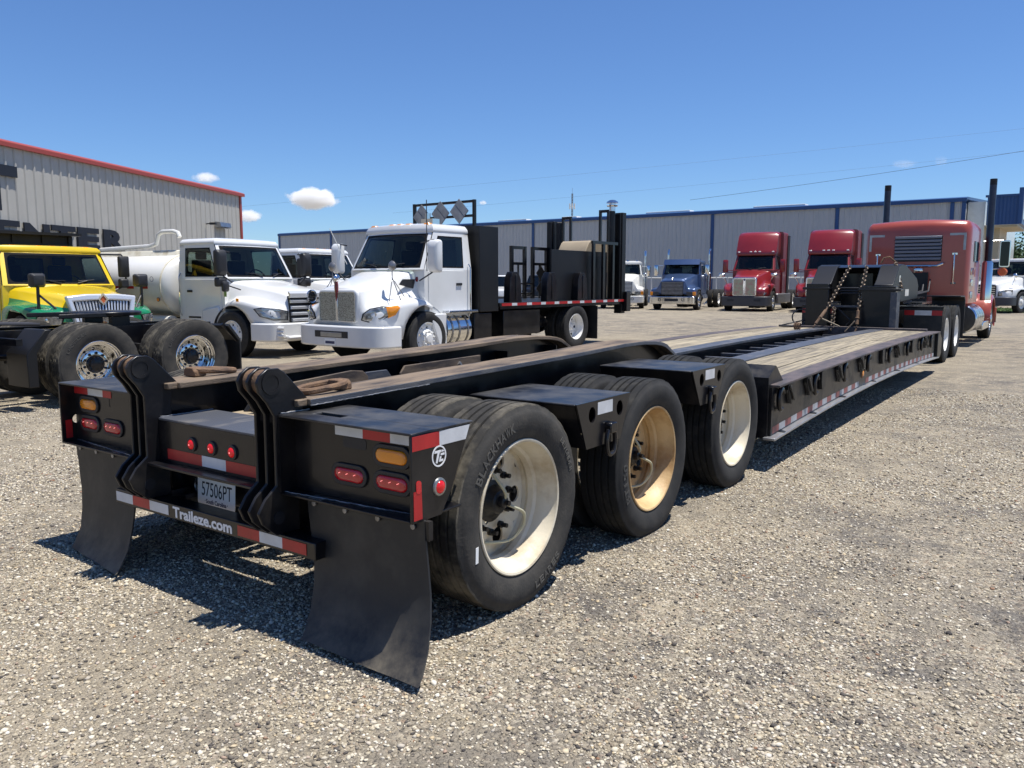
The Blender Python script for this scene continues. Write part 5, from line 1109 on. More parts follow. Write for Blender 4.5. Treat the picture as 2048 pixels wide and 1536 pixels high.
m = MB(); m.tube([(1.0, .2, 1.45), (1.15, -.05, 1.55), (1.22, -.05, 1.62)], .014, 6); m.loft([[(1.22+x*q, -.02+dy, 1.52+z*q) for x, z in rrect(-.08, .08, -.11, .11, .05)] for q, dy in ((1, -.02), (1, .03), (.6, .06))]); m.build('hood_mirror', 'plastic', K)
m = MB(); m.bx(1.0345, 1.036, -.28, -.20, 1.30, 1.42); m.build('green_sticker', 'green', K, smooth=0)
m = MB(); m.bx(1.0345, 1.036, -1.45, -1.05, .82, .86); m.build('door_lettering', 'ink', K, smooth=0)
a_, b_ = 1.12, .76
tank = []
for y, q in ((-2.02, .55), (-2.06, .80), (-2.12, .93), (-2.20, .985), (-2.24, 1.0), (-6.4, 1.0), (-6.5, .93), (-6.6, .6)): tank.append([(a_*q*math.copysign(abs(math.cos(t))**.8, math.cos(t)), y, 1.52+b_*q*math.copysign(abs(math.sin(t))**.9, math.sin(t))) for t in [2*PI*i/40 for i in range(40)]])
m = MB(); m.loft(tank); tko = m.build('water_tank', 'tankw', K, smooth=40)
m = MB(); m.tube([(a_*1.004*math.copysign(abs(math.cos(t))**.8, math.cos(t)), -2.26, 1.52+b_*1.004*math.copysign(abs(math.sin(t))**.9, math.sin(t))) for t in [2*PI*i/40 for i in range(40)]], .022, 6, closed=True); m.build('tank_seam', 'dirtyw', tko)
m = MB(); m.prism([(-.5, 2.22), (.5, 2.22), (.42, 2.36), (-.42, 2.36)], 'y', -5.8, -2.5); m.build('tank_walkway', 'dirtyw', tko, bevel=.02)
m = MB(); m.tube([(.35, -5.6, 2.25), (.35, -5.5, 2.42), (.35, -3.6, 2.47), (.35, -3.35, 2.52), (.35, -3.25, 2.74), (.35, -3.1, 2.80), (.35, -2.7, 2.80), (.35, -2.55, 2.76), (.35, -2.5, 2.66)], .052, 10); m.build('fill_pipe', 'cream', tko)
m = MB()
for i in range(6): y = -2.7-i*.5; m.add([(a_*1.003, y, 1.46), (a_*1.003, y-.25, 1.46), (a_*1.003, y-.25, 1.52), (a_*1.003, y, 1.52)], [(0, 1, 2, 3)])
m.build('reflective_tape', 'taper', tko)
m = MB(); m.lathe([(0, .05), (.02, .05), (.022, .04)], (a_+.0, -2.34, 1.22), n=14); lm = m.build('lamp_grommet', 'rust2', tko); m = MB(); m.lathe([(.02, .04), (.04, .02), (.042, 0)], (a_, -2.34, 1.22), n=14); m.build('lens', 'amber', lm)
m = MB(); m.lathe([(0, .06), (.004, .06), (.004, .05)], (a_+.0, -2.55, 1.68), n=20); m.build('round_decal', 'navy', tko)
m = MB(); m.lathe([(0, .02), (0, .13), (1.0, .13), (1.0, .02)], (.95, -3.1, .72), 'y', 16); m.build('air_tank', 'cream', K)
rails(K, -6.6, .9, .62, .88); rear_axle(K, -5.3, 'drive', 'deep', 'w', 1.03, .5)
engine_block(K, -.2, .8)

# ------------------------------------------------------------------ yellow and green dump truck
D = thing('dump_truck', 'yellow and green truck with chrome grille and black dump bed, at the left edge', 'dump truck', (-13.2, 6.05, gz(-14, 6)), -1.63)
front_clip(D, 'yg', [(.92, .52, 1.28, .80, .98, .72), (.86, .62, 1.37, 1.0, 1.06, .66), (.5, .68, 1.43, 1.16, 1.13, .55), (0, .76, 1.49, 1.22, 1.20, .55), (-.5, .88, 1.55, 1.20, 1.18, .55), (-.9, 1.0, 1.58, 1.12, 1.12, .55)], Ra=.62, zc=.5, n=5)
cab(D, 'yellow', -2.25, -.82, -1.22, .62, 1.56, 2.24, 2.38, 1.10, 1.0, bulge=.16, rw=(-.2, .75)); front_axle(D, 'w', 1.0)
for q in ((-1.116, -1.1145), (1.1145, 1.116)): m = MB(); m.bx(*q, -2.1, -.95, .75, 1.36); m.build('green_door_skirt', 'green', D, smooth=0)
m = MB(); m.ringprism([(-.66, 1.36), (-.52, .74), (.52, .74), (.66, 1.36), (.3, 1.40), (-.3, 1.40)][::-1], [(-.54, 1.26), (-.45, .80), (.45, .80), (.54, 1.26), (.16, 1.28), (-.16, 1.28)][::-1], 'y', .91, 1.04); m.v = [(x, y-(z-1.0)*.15, z) for x, y, z in m.v]; g = m.build('grille_surround', 'silver', D, bevel=.03, seg=3)
m = MB(); m.bx(-.55, .55, .925, .94, .79, 1.29); m.build('grille_back', 'ink', g)
for i in range(17):
    x = -.48+.06*i; f = 1-.13*(0); m = MB(); m.bar((x*.86, 1.03, .80), (x*1.0, .96, 1.26), .026, .03); m.build('grille_bar', 'silver', g)
m = MB(); h = .10; m.ringprism([(-h, 1.30), (0, 1.30-h*1.2), (h, 1.30), (0, 1.30+h*1.2)], [(-h*.6, 1.30), (0, 1.30-h*.75), (h*.6, 1.30), (0, 1.30+h*.75)], 'y', 1.0, 1.025); em = m.build('diamond_emblem', 'chrome', g)
m = MB(); m.prism([(-h*.6, 1.30), (0, 1.30-h*.75), (h*.6, 1.30), (0, 1.30+h*.75)], 'y', 1.0, 1.015); m.build('emblem_field', 'oran', em)
for s in (-1, 1):
    lens_cap(D, [(s*.74, .93, .98), (s*.95, .86, 1.0), (s*1.08, .66, 1.0), (s*1.09, .58, .92), (s*1.0, .76, .80), (s*.80, .92, .80)], (s*.6, .8, .1), .05, 'lamp')
    m = MB(); m.tube([(s*.98, .55, 1.05), (s*.98, .57, 1.55)], .03, 8); m.tube([(s*.98, .57, 1.40), (s*.75, .75, 1.12)], .02, 6); m.loft([[(s*.98+x*q, .57+dy, 1.66+z*q) for x, z in rrect(-.13, .13, -.13, .13, .05)] for q, dy in ((1, -.08), (1, .03), (.7, .09), (.4, .10))]); m.lathe([(0, .10), (.02, .08), (.03, .03)], (s*.98, .55, 1.04), 'z', 14); m.build('hood_mirror', 'plastic', D)
    m = MB(); m.tube([(s*.95, -1.2, 2.22), (s*1.35, -1.0, 2.22), (s*1.42, -.98, 2.12), (s*1.42, -.98, 1.55), (s*1.04, -1.0, 1.40)], .02, 6); m.loft([[(s*1.38+x*q, -.98+dy, 1.96+z*q) for x, z in rrect(-.11, .11, -.23, .23, .04)] for q, dy in ((1, -.03), (1, .04), (.7, .08))]); m.loft([[(s*1.36+x*q, -.98+dy, 1.60+z*q) for x, z in rrect(-.10, .10, -.10, .10, .04)] for q, dy in ((1, -.03), (1, .04), (.7, .08))]); m.build('mirror', 'plastic', D)
b = bumper_plan(D, 'chrome', 1.15, 1.06, .2, .45, .72, .1)
marker_lights(D, -1.28, 2.32, (-.7, -.25, 0, .25, .72), .10, .9, size=(.16, .09, .05))
m = MB(); m.bx(-.28, .0, -2.253, -2.251, 1.70, 2.12)
for i in range(9):
    for s in (-1, 1): m.bar((.0+.08*i, -2.27, 1.68), (.0+.08*i+s*.42*.55, -2.27, 2.12), .012, .012) if 0 <= .08*i+s*.23 <= .72 else None
m.build('window_guard', 'steel', D)
m = MB(); m.bx(-.95, .93, -2.55, -2.45, 1.0, 2.66); m.bx(-1.02, .98, -2.6, -2.1, 2.64, 2.70); m.bx(-.95, .86, -5.8, -2.56, 1.0, 1.15); m.bx(-.97, -.90, -5.8, -2.56, 1.151, 2.2); m.bx(.80, .87, -5.8, -2.56, 1.151, 2.2); m.bx(-.95, .86, -5.87, -5.801, 1.0, 2.2)
for x in (-.9, -.35, .25, .8): m.bx(x-.04, x+.04, -2.449, -2.40, 1.2, 2.639)
m.bx(-.94, .85, -2.449, -2.41, 2.40, 2.47); m.build('dump_bed', 'blackm', D)
rails(D, -5.8, .8, .62, .88); rear_axle(D, -4.6, 'drive', 'deep', 'w', 1.03, .5)
engine_block(D, -.5, .6)

# ------------------------------------------------------------------ bare truck chassis with fifth wheel
B = thing('truck_chassis', 'bare black truck chassis with fifth wheel and polished tandem wheels, left of the trailer', 'truck chassis', (-8.0, 3.76, gz(-7.6, 3.7)), 0)
rails(B, -4.6, 1.42, .66, .95, .44)
for y in (-.67, .67): rear_axle(B, y, 'chr', 'deepchrome', None, 1.06, .52, lod=0, dusty=True)
m = MB(); m.lathe([(0, .02), (0, .46), (.05, .47), (.06, .45), (.06, .1)], (0, .05, 1.08), 'z', 28); m.prism([(-.45, -.8), (-.12, -.3), (.12, -.3), (.45, -.8), (.40, .1), (-.40, .1)], 'z', 1.07, 1.13); m.build('fifth_wheel', 'blackd', B, bevel=.01)
m = MB(); m.bx(-.40, .40, -.35, .4, .951, .985)
for s in (-1, 1): m.bx(s*.36-.04, s*.36+.04, -.08, .18, .985, 1.08)
m.build('fifth_wheel_slide', 'black', B)
for s in (-1, 1):
    m = MB(); m.prism([(-1.52, .70), (-1.30, .98), (-1.22, .98), (-1.40, .70), (-1.40, .30), (-1.52, .30)], 'x', *sorted((s*.62, s*1.16))); m.build('quarter_fender', 'blackm', B, bevel=.01)
    m = MB(); m.bx(*sorted((s*.45, s*1.10)), -1.60, -1.53, .80, .88); m.build('fender_arm', 'black', B)
    m = MB(); m.prism([(1.18, .95), (1.36, .72), (1.36, .22), (1.335, .22), (1.335, .70), (1.15, .92)], 'x', *sorted((s*.80, s*1.25))); m.build('mudflap', 'flap', B, bevel=.005)
    m = MB(); m.bar((s*.45, 1.2, .85), (s*1.2, 1.2, .92), .05, .06); m.bar((s*1.18, 1.1, .95), (s*1.18, 1.38, .66), .04, .04); m.build('flap_hanger', 'black', B)
    m = MB(); m.lathe([(-.12, .11), (-.06, .14), (0, .12), (.06, .14), (.1, .11)], (s*.36, -.98, .55), 'z', 16); m.lathe([(-.12, .11), (-.06, .14), (0, .12), (.06, .14), (.1, .11)], (s*.36, 1.0, .55), 'z', 16); m.build('air_spring', 'rubber', B)
    m = MB(); m.prism([(-1.1, .46), (-.1, .60), (.1, .60), (1.1, .46), (1.1, .56), (.1, .72), (-.1, .72), (-1.1, .56)], 'x', *sorted((s*.40, s*.50))); m.build('suspension_beam', 'blackd', B, bevel=.01)
m = MB(); m.tube([(-.12, -4.5, .70), (-.1, -1.0, .58)], .06, 10); m.tube([(0, -.5, .55), (0, .5, .55)], .05, 8); m.build('drive_shaft', 'blackd', B)
m = MB()
for i in range(4): m.tube([(.1*i-.2, -2.2, .95), (.1*i-.2+.02, -1.4, 1.02), (.1*i-.15, -.9, 1.0)], .018, 6)
m.build('air_hose', 'wire', B)
m = MB(); m.bx(.5, 1.1, -3.3, -1.9, .36, .86); m.build('air_tank_box', 'blackd', B, bevel=.03)

# ------------------------------------------------------------------ orange tractor coupled to the trailer
O = thing('sleeper_tractor', 'burnt orange sleeper tractor with twin tall exhaust stacks coupled to the lowboy trailer', 'semi truck', (0.03, 22.2, 0), 0)
yb = -4.2
def rbox(y, hw, z0, z1, r, k=5): return [(x, y, z) for x, z in rrect(-hw, hw, z0, z1, r, k)]
m = MB(); prof = [(yb, .97, 2.64), (yb+.03, 1.01, 2.70), (yb+.10, 1.06, 2.77), (yb+.22, 1.075, 2.80), (-2.4, 1.075, 2.80)]
def sl(y, hw, zt): return [(-hw, y, .98), (hw, y, .98), (hw, y, zt-.22)]+[(hw-.16+.16*math.cos(a), y, zt-.22+.22*math.sin(a)) for a in (.4, .8, 1.2)]+[(.3, y, zt+.03), (-.3, y, zt+.03)]+[(-hw+.16-.16*math.cos(a), y, zt-.22+.22*math.sin(a)) for a in (1.2, .8, .4)]+[(-hw, y, zt-.22)]
m.loft([sl(*p) for p in prof]); sp = m.build('sleeper', 'orange', O, smooth=40)
m = MB(); m.prism(rrect(-.44, .52, 1.90, 2.47, .02), 'y', yb-.012, yb+.01); lv = m.build('louvre_frame', 'ink', O)
for i in range(7):
    z = 1.94+i*.078; m = MB(); m.prism([(yb-.013, z+.02), (yb-.05, z-.005), (yb-.052, z+.045), (yb-.013, z+.06)], 'x', -.43, .51); m.build('louvre', 'louvre', lv, bevel=.004)
for s in (-1, 1):
    m = MB(); m.bx(*sorted((s*.66, s*.98)), yb-.004, yb-.002, 2.46, 2.51); m.bx(*sorted((s*.93, s*.98)), yb-.004, yb-.002, 2.14, 2.4599); m.build('corner_tape', 'alud', O, smooth=0)
    m = MB(); x = s*.78; m.tube([(x, yb, 2.06), (x, yb-.05, 2.06), (x, yb-.06, 2.02), (x, yb-.06, 1.46), (x, yb-.05, 1.42), (x, yb, 1.42)], .014, 7)
    for z in (2.06, 1.42): m.bx(x-.05, x+.05, yb-.008, yb, z-.02, z+.02)
    m.build('grab_bar', 'chrome', O)
m = MB(); m.tube([(-.9, yb-.1, 1.80), (.46, yb-.12, 1.80), (.56, yb-.10, 1.85), (.58, yb, 1.86)], .028, 8); m.build('hose_tender_bar', 'chrome', O)
m = MB(); m.lathe([(0, .08), (-.04, .09), (-.05, .07), (-.055, 0)], (-.42+.5, yb-.02, 1.70), 'y', 16); m.lathe([(0, .08), (-.04, .09), (-.05, .07), (-.055, 0)], (-.25, yb-.02, 1.72), 'y', 16); m.build('work_lamp', 'chrome', O)
m = MB(); m.bx(-.1, .28, yb-.25, yb-.02, 1.05, 1.62); m.build('equipment_box', 'orange', O, bevel=.01)
m = MB(); m.bx(-.14, .32, yb-.30, yb-.26, 1.0, 1.66); m.build('box_frame', 'blackm', O)
m = MB(); m.loft([sl(-2.38, .98, 2.60), sl(-1.2, .98, 2.60), sl(-1.0, .9, 2.45)]); cb = m.build('cab', 'orange', O, smooth=40)
for s in (-1, 1):
    m = MB(); m.bx(*sorted((s*1.08, s*1.082)), -3.6, -2.7, 1.9, 2.35); m.build('sleeper_window', 'glassd', O, smooth=0)
    for z in (1.08, 1.35, 1.6): m = MB(); m.prism(rrect(-3.9, -3.5, z, z+.16, .03), 'x', *sorted((s*1.0755, s*1.095))); m.build('side_hatch', 'chrome', O, bevel=.01)
    m = MB(); m.lathe([(1.05, .09), (1.9, .09), (1.95, .078), (3.88, .078), (3.90, .070), (3.86, .068), (3.0, .066)], (s*1.17, -1.5, 0), 'z', 24); st = m.build('exhaust_stack', 'stack', O)
    m = MB(); m.lathe([(0, .079), (.14, .079), (.145, .07)], (s*1.17, -1.5, 3.76), 'z', 24); m.build('sooty_tip', 'blackm', st)
    m = MB(); m.lathe([(0, .12), (.9, .12), (.95, .09)], (s*1.17, -1.5, 1.0), 'z', 20); m.build('heat_shield', 'chrome', st)
    m = MB(); m.lathe([(0, .02), (0, .30), (.04, .33), (1.5, .33), (1.54, .30), (1.54, .02)], (s*.92, -3.75, .62), 'y', 30); tk = m.build('fuel_tank', 'alu', O)
    for y in (-3.5, -3.0, -2.5): m = MB(); m.lathe([(0, .336), (.05, .336)], (s*.92, y, .62), 'y', 30); m.build('tank_strap', 'steel', tk)
    m = MB(); m.bx(*sorted((s*.85, s*1.22)), -2.1, -.75, .30, .50); m.build('cab_step', 'alu', O, bevel=.02)
    # front fender, arched over the steer tyre
    m = MB(); pr = []
    for a in range(-12, 192, 12): pr.append((.66*math.cos(R_(a)), .52+.62*math.sin(R_(a))))
    m.loft([[(s*.62, y, z), (s*1.05, y, z+.02), (s*1.20, y, z-.02), (s*1.235, y*1.01, z-.10), (s*1.22, y, z-.11), (s*1.18, y*.98, z-.05), (s*1.05, y*.97, z-.01), (s*.62, y*.97, z-.02)] for y, z in pr]); m.build('front_fender', 'orange', O, smooth=45)
    m = MB(); m.tube([(s*1.0, -.9, 1.75), (s*1.4, -.75, 1.78)], .015, 6); m.tube([(s*1.0, -.9, 2.45), (s*1.4, -.75, 2.47)], .015, 6); m.loft([[(s*1.46+x*q, -.75+dy, 2.14+z*q) for x, z in rrect(-.11, .11, -.33, .33, .04)] for q, dy in ((.97, -.05), (1, -.03), (1, .05), (.8, .08))]); mi = m.build('mirror', 'chrome', O)
    m = MB(); m.prism(rrect(s*1.46-.095, s*1.46+.095, 1.84, 2.44, .03), 'y', -.805, -.802); m.build('mirror_glass', 'glassd', mi, smooth=0)
    m = MB(); m.lathe([(0, .10), (.03, .11), (-.05, .08), (-.055, 0)], (s*1.44, -.82, 1.70), 'y', 14); m.build('mirror_marker', 'oran', mi)
m = MB(); m.loft([[(x, y, z) for x, z in rrect(-w, w, .9, zt, .15)] for y, w, zt in ((-1.0, .7, 1.95), (.3, .62, 1.9), (1.3, .56, 1.82))]); m.build('hood', 'orange', O)
m = MB(); m.bx(-.55, .55, 1.3, 1.36, .7, 1.8); m.build('grille', 'chrome', O)
front_axle(O, 'c', 1.06, 'steer')
m = MB(); m.bx(-1.2, 1.2, 1.4, 1.5, .35, .75); m.build('bumper', 'chrome', O)
rails(O, -8.9, 1.3, .70, .98, .44)
for y in (-7.85, -6.50): rear_axle(O, y, 'trac' if 0 else 'drive', 'deepchrome' if 0 else 'deep', 'w', 1.05, .51, lod=0)
for s in (-1, 1):
    m = MB(); m.bx(*sorted((s*.58, s*1.19)), -8.62, -8.60, .16, .985); fl = m.build('mudflap', 'flap', O, smooth=0)
    m = MB(); 
    for i, (a, b) in enumerate(((.585, .75), (.75, 1.02), (1.02, 1.185))): p, q = sorted((s*a, s*b)); m.bx(p, q, -8.623, -8.6205, .87, .955, i % 2)
    m.build('reflective_tape', ['taper', 'tapew'], fl, smooth=0)
    m = MB(); m.bx(*sorted((s*.44, s*1.2)), -8.60, -8.54, .96, 1.02); m.build('flap_hanger', 'black', O)
    m = MB(); m.prism([(-5.85, .35), (-5.80, 1.10), (-5.95, 1.18), (-6.6, 1.19), (-6.6, 1.16), (-5.98, 1.15), (-5.86, 1.08)], 'x', *sorted((s*.62, s*1.22))); m.build('rear_fender', 'plastic', O, bevel=.005)
m = MB(); m.lathe([(0, .02), (0, .46), (.05, .47), (.06, .1)], (0, -7.2, 1.04), 'z', 24); m.prism([(-.45, -8.0), (-.12, -7.5), (.12, -7.5), (.45, -8.0), (.4, -7.2), (-.4, -7.2)], 'z', 1.04, 1.10); m.build('fifth_wheel', 'blackd', O, bevel=.01)
m = MB(); m.bx(-.5, .5, -6.2, -4.5, 1.0, 1.03); m.bx(-.55, .55, -6.9, -6.3, 1.12, 1.15); m.bx(.3, .62, -7.6, -6.4, .985, 1.01); m.build('deck_plate', 'alu', O)
m = MB()
for i in range(3): m.tube([(.1+.12*i, yb-.1, 1.5), (.15+.12*i, yb-.6, 1.25), (.1+.1*i, yb-1.6, 1.2), (.1, yb-2.8, 1.4)], .018, 6, mi=0)
m.build('air_line', 'wire', O)
# ------------------------------------------------------------------ trucks in the far row
def red_truck(lab, loc, rz):
    t = thing('sleeper_tractor', lab, 'semi truck', loc, rz, 'red sleeper tractors parked in the far row')
    front_clip(t, 'red', [(1.15, .5, 1.50, .74, 1.0, .72), (1.05, .56, 1.66, .96, 1.10, .70), (.7, .62, 1.79, 1.12, 1.26, .6), (.2, .68, 1.90, 1.19, 1.36, .6), (-.3, .78, 2.0, 1.17, 1.32, .6), (-.75, .92, 2.05, 1.08, 1.2, .6)], Ra=.64, zc=.52)
    cab(t, 'red', -2.1, -.62, -1.08, .7, 2.02, 2.80, 2.84, 1.04, .95, bulge=.18, roof=False)
    m = MB(); m.loft([[(x, y, z) for x, y in ([(w*(-1+2*i/8), yf+.20*(1-(-1+2*i/8)**2)) for i in range(9)]+[(w, -2.1), (-w, -2.1)])] for z, w, yf in ((2.78, .97, -1.02), (2.84, .99, -1.0), (3.0, 1.0, -1.06), (3.4, 1.0, -1.25), (3.76, .99, -1.42), (3.90, .96, -1.55), (3.97, .88, -1.72))]); m.build('roof_fairing', 'red', t, smooth=45)
    m = MB(); m.loft([[(x, y, z) for x, z in rrect(-1.12, 1.12, .75, 3.99, .14)] for y in (-2.101, -3.25)]); m.build('sleeper', 'red', t, smooth=45)
    for s in (-1, 1): m = MB(); m.bx(*sorted((s*1.10, s*1.16)), -3.6, -3.1, .8, 3.85); m.build('side_extender', 'plastic', t, bevel=.02)
    m = MB(); m.prism(rrect(-.58, .58, .74, 1.66, .10), 'y', 1.0, 1.18); g = m.build('grille_surround', 'chrome', t, bevel=.03)
    for s in (-1, 1): a, b = sorted((s*.06, s*.51)); m = MB(); m.prism(rrect(a, b, .80, 1.57, .05), 'y', 1.181, 1.188); m.build('bug_screen', 'bugnet', g, smooth=0)
    m = MB(); m.lathe([(0, .05), (.02, .045), (.025, 0)], (0, 1.182, 1.54), 'y', 14); m.build('grille_badge', 'navy', g)
    for s in (-1, 1):
        lens_cap(t, [(s*.66, 1.06, .78), (s*.68, 1.06, .90), (s*.86, 1.0, 1.02), (s*1.04, .80, 1.10), (s*1.07, .70, 1.06), (s*1.03, .84, .90), (s*.95, .98, .78)], (s*.5, .8, .1), .05, 'lamp')
        m = MB(); m.tube([(s*1.0, -.75, 2.0), (s*1.36, -.6, 2.05)], .02, 6); m.tube([(s*1.0, -.75, 1.93), (s*1.36, -.6, 1.93)], .02, 6); m.loft([[(s*1.42+x*q, -.6+dy, 2.24+z*q) for x, z in rrect(-.12, .12, -.32, .32, .05)] for q, dy in ((1, -.06), (1, .05), (.7, .10))]); m.build('mirror', 'red', t)
        m = MB(); m.tube([(s*1.05, .35, 1.30), (s*1.12, .55, 1.55), (s*1.25, .6, 1.72)], .02, 6); m.loft([[(s*1.27+x*q, .6+dy, 1.78+z*q) for x, z in rrect(-.14, .14, -.09, .09, .05)] for q, dy in ((1, -.06), (1, .06), (.6, .12))]); m.build('hood_mirror', 'chrome', t)
        m = MB(); m.bx(*sorted((s*.85, s*1.18)), -4.2, -1.0, .35, .85); m.build('side_tank', 'steel', t, bevel=.05)
        m = MB(); m.bx(*sorted((s*.45, s*.80)), 1.19, 1.215, .50, .60); m.build('fog_lamp_recess', 'ink', t, smooth=0)
    bumper_plan(t, 'greyp', 1.2, 1.22, .45, .26, .74, .20, bev=.04)
    marker_lights(t, -1.02, 2.95, (-.85, -.22, 0, .22, .85), .2, .97, 'cream', (.12, .06, .03))
    front_axle(t, 'c', 1.04); rails(t, -7, .8, .70, .98)
    for y in (-5.0, -6.3): rear_axle(t, y, 'drive', 'deep', 'w', 1.05, .51)
    return t
r1 = red_truck('red sleeper tractor parked beside the blue tractor, left of the red pair', (-10.55, 37.75, 0), PI+.10)
r2 = copy_thing(r1, (-7.05, 37.9, 0), PI+.07, 'red sleeper tractor half hidden behind the gooseneck, right of the red pair')
def mack(lab, paint, loc, rz, chromeb=True, stack=True, cat='semi truck', name='day_cab_tractor', visor=False, grille='chrome', amber=True):
    t = thing(name, lab, cat, loc, rz)
    front_clip(t, paint, [(1.05, .58, 1.50, .62, 1.44, .85), (1.0, .60, 1.56, .66, 1.40, .80), (.93, .61, 1.58, .98, .98, .70), (.88, .62, 1.60, 1.14, 1.08, .68), (.6, .64, 1.66, 1.16, 1.12, .62), (0, .70, 1.76, 1.16, 1.18, .6), (-.5, .80, 1.86, 1.14, 1.10, .6), (-.9, .9, 1.92, 1.04, 1.0, .6)], Ra=.62, zc=.52)
    cab(t, paint, -2.15, -.78, -1.0, .75, 1.82, 2.42, 2.60, 1.03, .95, bulge=.10)
    m = MB(); m.prism(rrect(-.56, .56, .78, 1.46, .03), 'y', .98, 1.06); g = m.build('grille_back', 'ink', t)
    for i in range(9): m = MB(); z = .82+i*.07; m.bx(-.54, .54, 1.061, 1.09, z, z+.035); m.build('grille_bar', 'steel' if grille == 'chrome' else grille, g)
    m = MB(); m.tube([(0, 1.03, 1.52), (0, 1.07, 1.58), (0, 1.0, 1.66)], [.03, .035, .015], 7); m.build('hood_ornament', 'chrome', t)
    for s in (-1, 1):
        m = MB(); m.prism(rrect(*sorted((s*.70, s*1.02)), .76, .94, .02), 'y', .9, .985); m.build('headlight', 'lamp' if not amber else 'seat', t, bevel=.01)
        m = MB(); m.bx(*sorted((s*1.03, s*1.165)), .80, .975, .76, .94); m.build('turn_signal', 'amber', t, bevel=.01)
        m = MB(); m.tube([(s*1.0, -.9, 2.3), (s*1.32, -.8, 2.3)], .015, 5); m.tube([(s*1.0, -.9, 1.75), (s*1.32, -.8, 1.75)], .015, 5); m.loft([[(s*1.36+x*q, -.8+dy, 2.05+z*q) for x, z in rrect(-.10, .10, -.28, .28, .04)] for q, dy in ((1, -.04), (1, .05), (.7, .08))]); m.build('mirror', 'chrome', t)
        if stack:
            m = MB(); m.lathe([(1.0, .12), (1.9, .12), (1.95, .065), (2.9, .065)], (s*1.12, -2.35, 0), 'z', 16); m.tube([(s*1.12, -2.35, 2.9), (s*1.12, -2.36, 3.05), (s*1.12, -2.45, 3.18)], .065, 10); m.build('exhaust_stack', 'alu', t)
    b = bumper_plan(t, 'chrome' if chromeb else 'cream', 1.2, 1.20, .25, .32, .70, .06)
    m = MB(); m.bx(-.35, .35, 1.18, 1.203, .46, .60); m.build('bumper_slot', 'ink', b, smooth=0)
    for s in (-1, 1): m = MB(); m.lathe([(0, .075), (.03, .075), (.035, .06)], (s*.6, 1.2, .54), 'y', 14); fl = m.build('fog_lamp', 'plastic', b)
    if visor: m = MB(); m.loft([[(x, y, z) for y, z in ((-.92+.1*(1-x*x), 2.40), (-.72+.12*(1-x*x), 2.34), (-.90+.1*(1-x*x), 2.62), (-1.05, 2.62))] for x in [-.95+.19*i for i in range(11)]]); m.build('sun_visor', paint, t)
    marker_lights(t, -1.1, 2.56, (-.7, -.2, 0, .2, .7), .08, .9, 'chrome', (.12, .1, .07))
    m = MB(); m.bx(*(-.62, -.60), -.05, .25, 1.36, 1.46); m.build('hood_vent', 'plastic', t)
    m = MB(); m.lathe([(0, .02), (0, .3), (1.1, .3), (1.1, .02)], (.85, -2.0, .6), 'y', 18); m.lathe([(0, .02), (0, .3), (1.1, .3), (1.1, .02)], (-.85, -2.0, .6), 'y', 18); m.build('fuel_tank', 'alu', t)
    front_axle(t, 'c', 1.04); rails(t, -6.8, .8, .70, .98)
    for y in (-4.9, -6.2): rear_axle(t, y, 'drive', 'deep', 'w', 1.05, .51)
    return t
mack('blue day cab tractor with chrome bumper and twin stacks in the far row', 'blue', (-14.2, 37.2, 0), PI+.17, True, True, visor=True)
mack('off-white day cab tractor whose nose shows past the flatbed rear', 'cream', (-17.6, 37.6, 0), PI+.42, False, True, grille='cream', amber=False)
# white trucks partly hidden
def hidden_truck(lab, loc, rz, cat='truck'):
    t = thing('conventional_truck', lab, cat, loc, rz)
    front_clip(t, 'white', [(1.15, .5, 1.34, .86, .95, .7), (1.05, .56, 1.42, 1.0, 1.02, .62), (.6, .64, 1.52, 1.12, 1.14, .6), (0, .74, 1.62, 1.15, 1.2, .6), (-.5, .9, 1.70, 1.1, 1.14, .6), (-.7, .95, 1.72, 1.05, 1.1, .6)], Ra=.62, zc=.5)
    cab(t, 'white', -2.0, -.55, -.95, .65, 1.70, 2.42, 2.55, 1.04, .95, bulge=.16, rw=(-.7, .7))
    m = MB(); m.prism(rrect(-.5, .5, .72, 1.30, .08), 'y', 1.05, 1.17); g = m.build('grille', 'plastic', t); m = MB()
    for i in range(5): m.bx(-.47, .47, 1.171, 1.19, .78+i*.1, .82+i*.1)
    m.build('grille_bars', 'chrome', g)
    for s in (-1, 1):
        lens_cap(t, [(s*.62, 1.09, .80), (s*.64, 1.09, 1.0), (s*.9, 1.02, 1.06), (s*1.07, .75, 1.06), (s*1.06, .78, .86), (s*.92, 1.02, .80)], (s*.5, .8, .1), .05, 'lamp')
        mirror(t, s, -.45, 2.0, 1.0, 1.3, .5, .24)
        m = MB(); m.lathe([(-.03, .10), (0, .11), (.04, .09), (.08, .03)], (s*.98, .5, 1.72), 'y', 16); m.tube([(s*.98, .5, 1.62), (s*.9, .3, 1.25)], .012, 5); m.tube([(s*.98, .5, 1.62), (s*.9, .62, 1.2)], .012, 5); m.build('hood_mirror', 'chrome', t)
    bumper_plan(t, 'greyp', 1.18, 1.3, .5, .35, .74, .2)
    marker_lights(t, -1.03, 2.50, (-.7, -.25, 0, .25, .7), .1, .9)
    front_axle(t, 'w', 1.02); rails(t, -6.5, .8, .65, .92); rear_axle(t, -5.2, 'drive', 'deep', 'w', 1.03, .5); return t
hidden_truck('white truck with round chrome hood mirror wedged between tank truck and flatbed', (-13.4, 13.5, gz(-14, 13.5)), -1.52)
w = hidden_truck('white tractor with black bumper seen past the orange cab at right', (-.3, 42.6, 0), PI-.36)
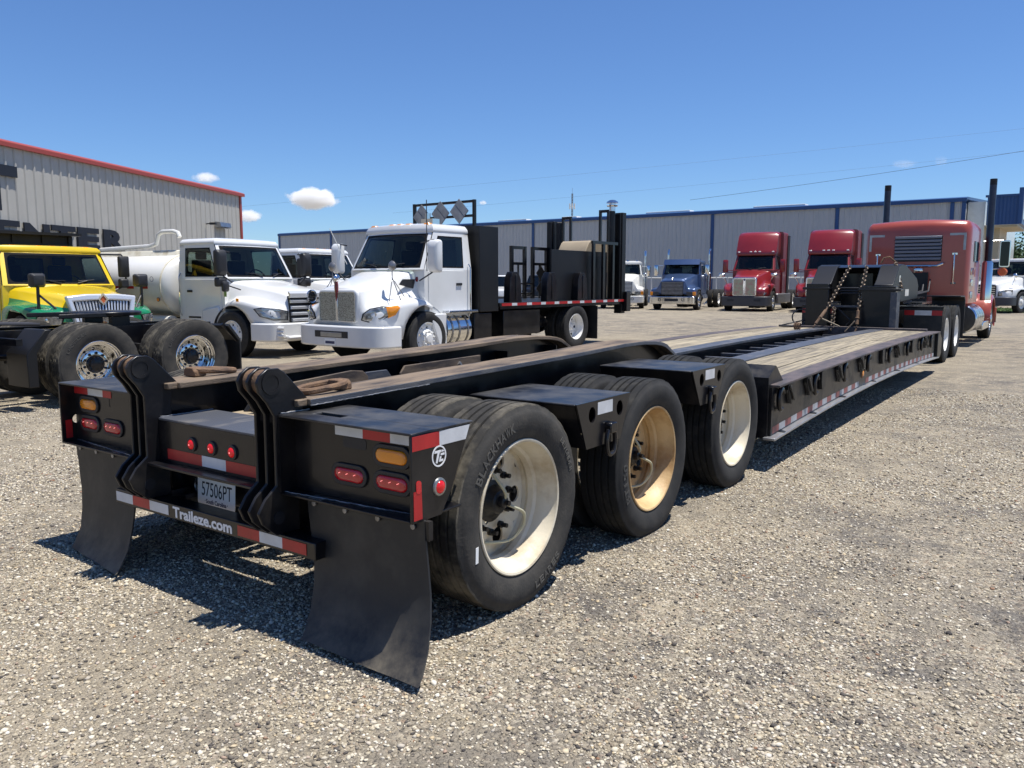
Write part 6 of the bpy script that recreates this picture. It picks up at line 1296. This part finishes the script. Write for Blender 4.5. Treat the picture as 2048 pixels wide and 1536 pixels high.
# parked pickup and cars
def pickup(lab, paint, loc, rz, name='pickup_truck', cat='pickup', low='greyp'):
    t = thing(name, lab, cat, loc, rz); m = MB()
    rings = [[(x, y, z) for x, z in ((-w, zl), (-w, zm), (-w+.06, zh), (w-.06, zh), (w, zm), (w, zl))] for y, w, zl, zm, zh in ((.95, .80, .5, .85, .95), (.85, .93, .45, .95, 1.05), (0, .97, .45, 1.0, 1.12), (-.6, .97, .45, 1.05, 1.18), (-3.9, .97, .45, 1.05, 1.16), (-4.3, .95, .5, 1.02, 1.14))]
    m.loft(rings); m.build('body', paint, t, smooth=40, bevel=.02)
    m = MB(); m.loft([[(x, y, z) for x, y in ((-w, y0), (w, y0), (w, y1), (-w, y1))] for z, w, y0, y1 in ((1.14, .90, -.5, -2.9), (1.75, .74, -1.2, -2.7))], caps=True); c = m.build('cabin_glass', 'glassd', t, smooth=0)
    m = MB(); m.loft([[(x, y, z) for x, y in ((-w, y0), (w, y0), (w, y1), (-w, y1))] for z, w, y0, y1 in ((1.752, .77, -1.15, -2.75), (1.82, .70, -1.3, -2.65))]); m.build('roof', paint, t, bevel=.02)
    m = MB(); m.bx(-.95, .95, .9, 1.05, .4, .66); m.build('bumper', low, t, bevel=.03)
    for s in (-1, 1):
        m = MB(); m.bx(*sorted((s*.62, s*.92)), .86, .97, .72, .9); m.build('headlight', 'lamp', t, bevel=.02)
        for y in (0, -3.3): make_wheel('pick', 'flat', t, (.86*s, y, .385), s, 1, 'w')
        m = MB(); m.lathe([(-.02, .46), (.0, .47)], (s*.955, 0, .39), n=24, a0=0, a1=PI); m.build('wheel_arch', 'plastic', t)
    return t
pickup('white pickup with dark stripe parked on grass at the far right', 'white', (1.2, 48.0, 0), PI-1.05)
pickup('white car seen between the flatbed stake frames', 'white', (-24.0, 34.5, 0), PI+.6, 'parked_car', 'car')
pickup('black car parked beyond the flatbed bed', 'black', (-21.3, 35.0, 0), PI+.5, 'parked_car', 'car')
pickup('white van roof showing left of the flatbed cab', 'white', (-24.5, 22.0, 0), PI+1.0, 'parked_van', 'van')
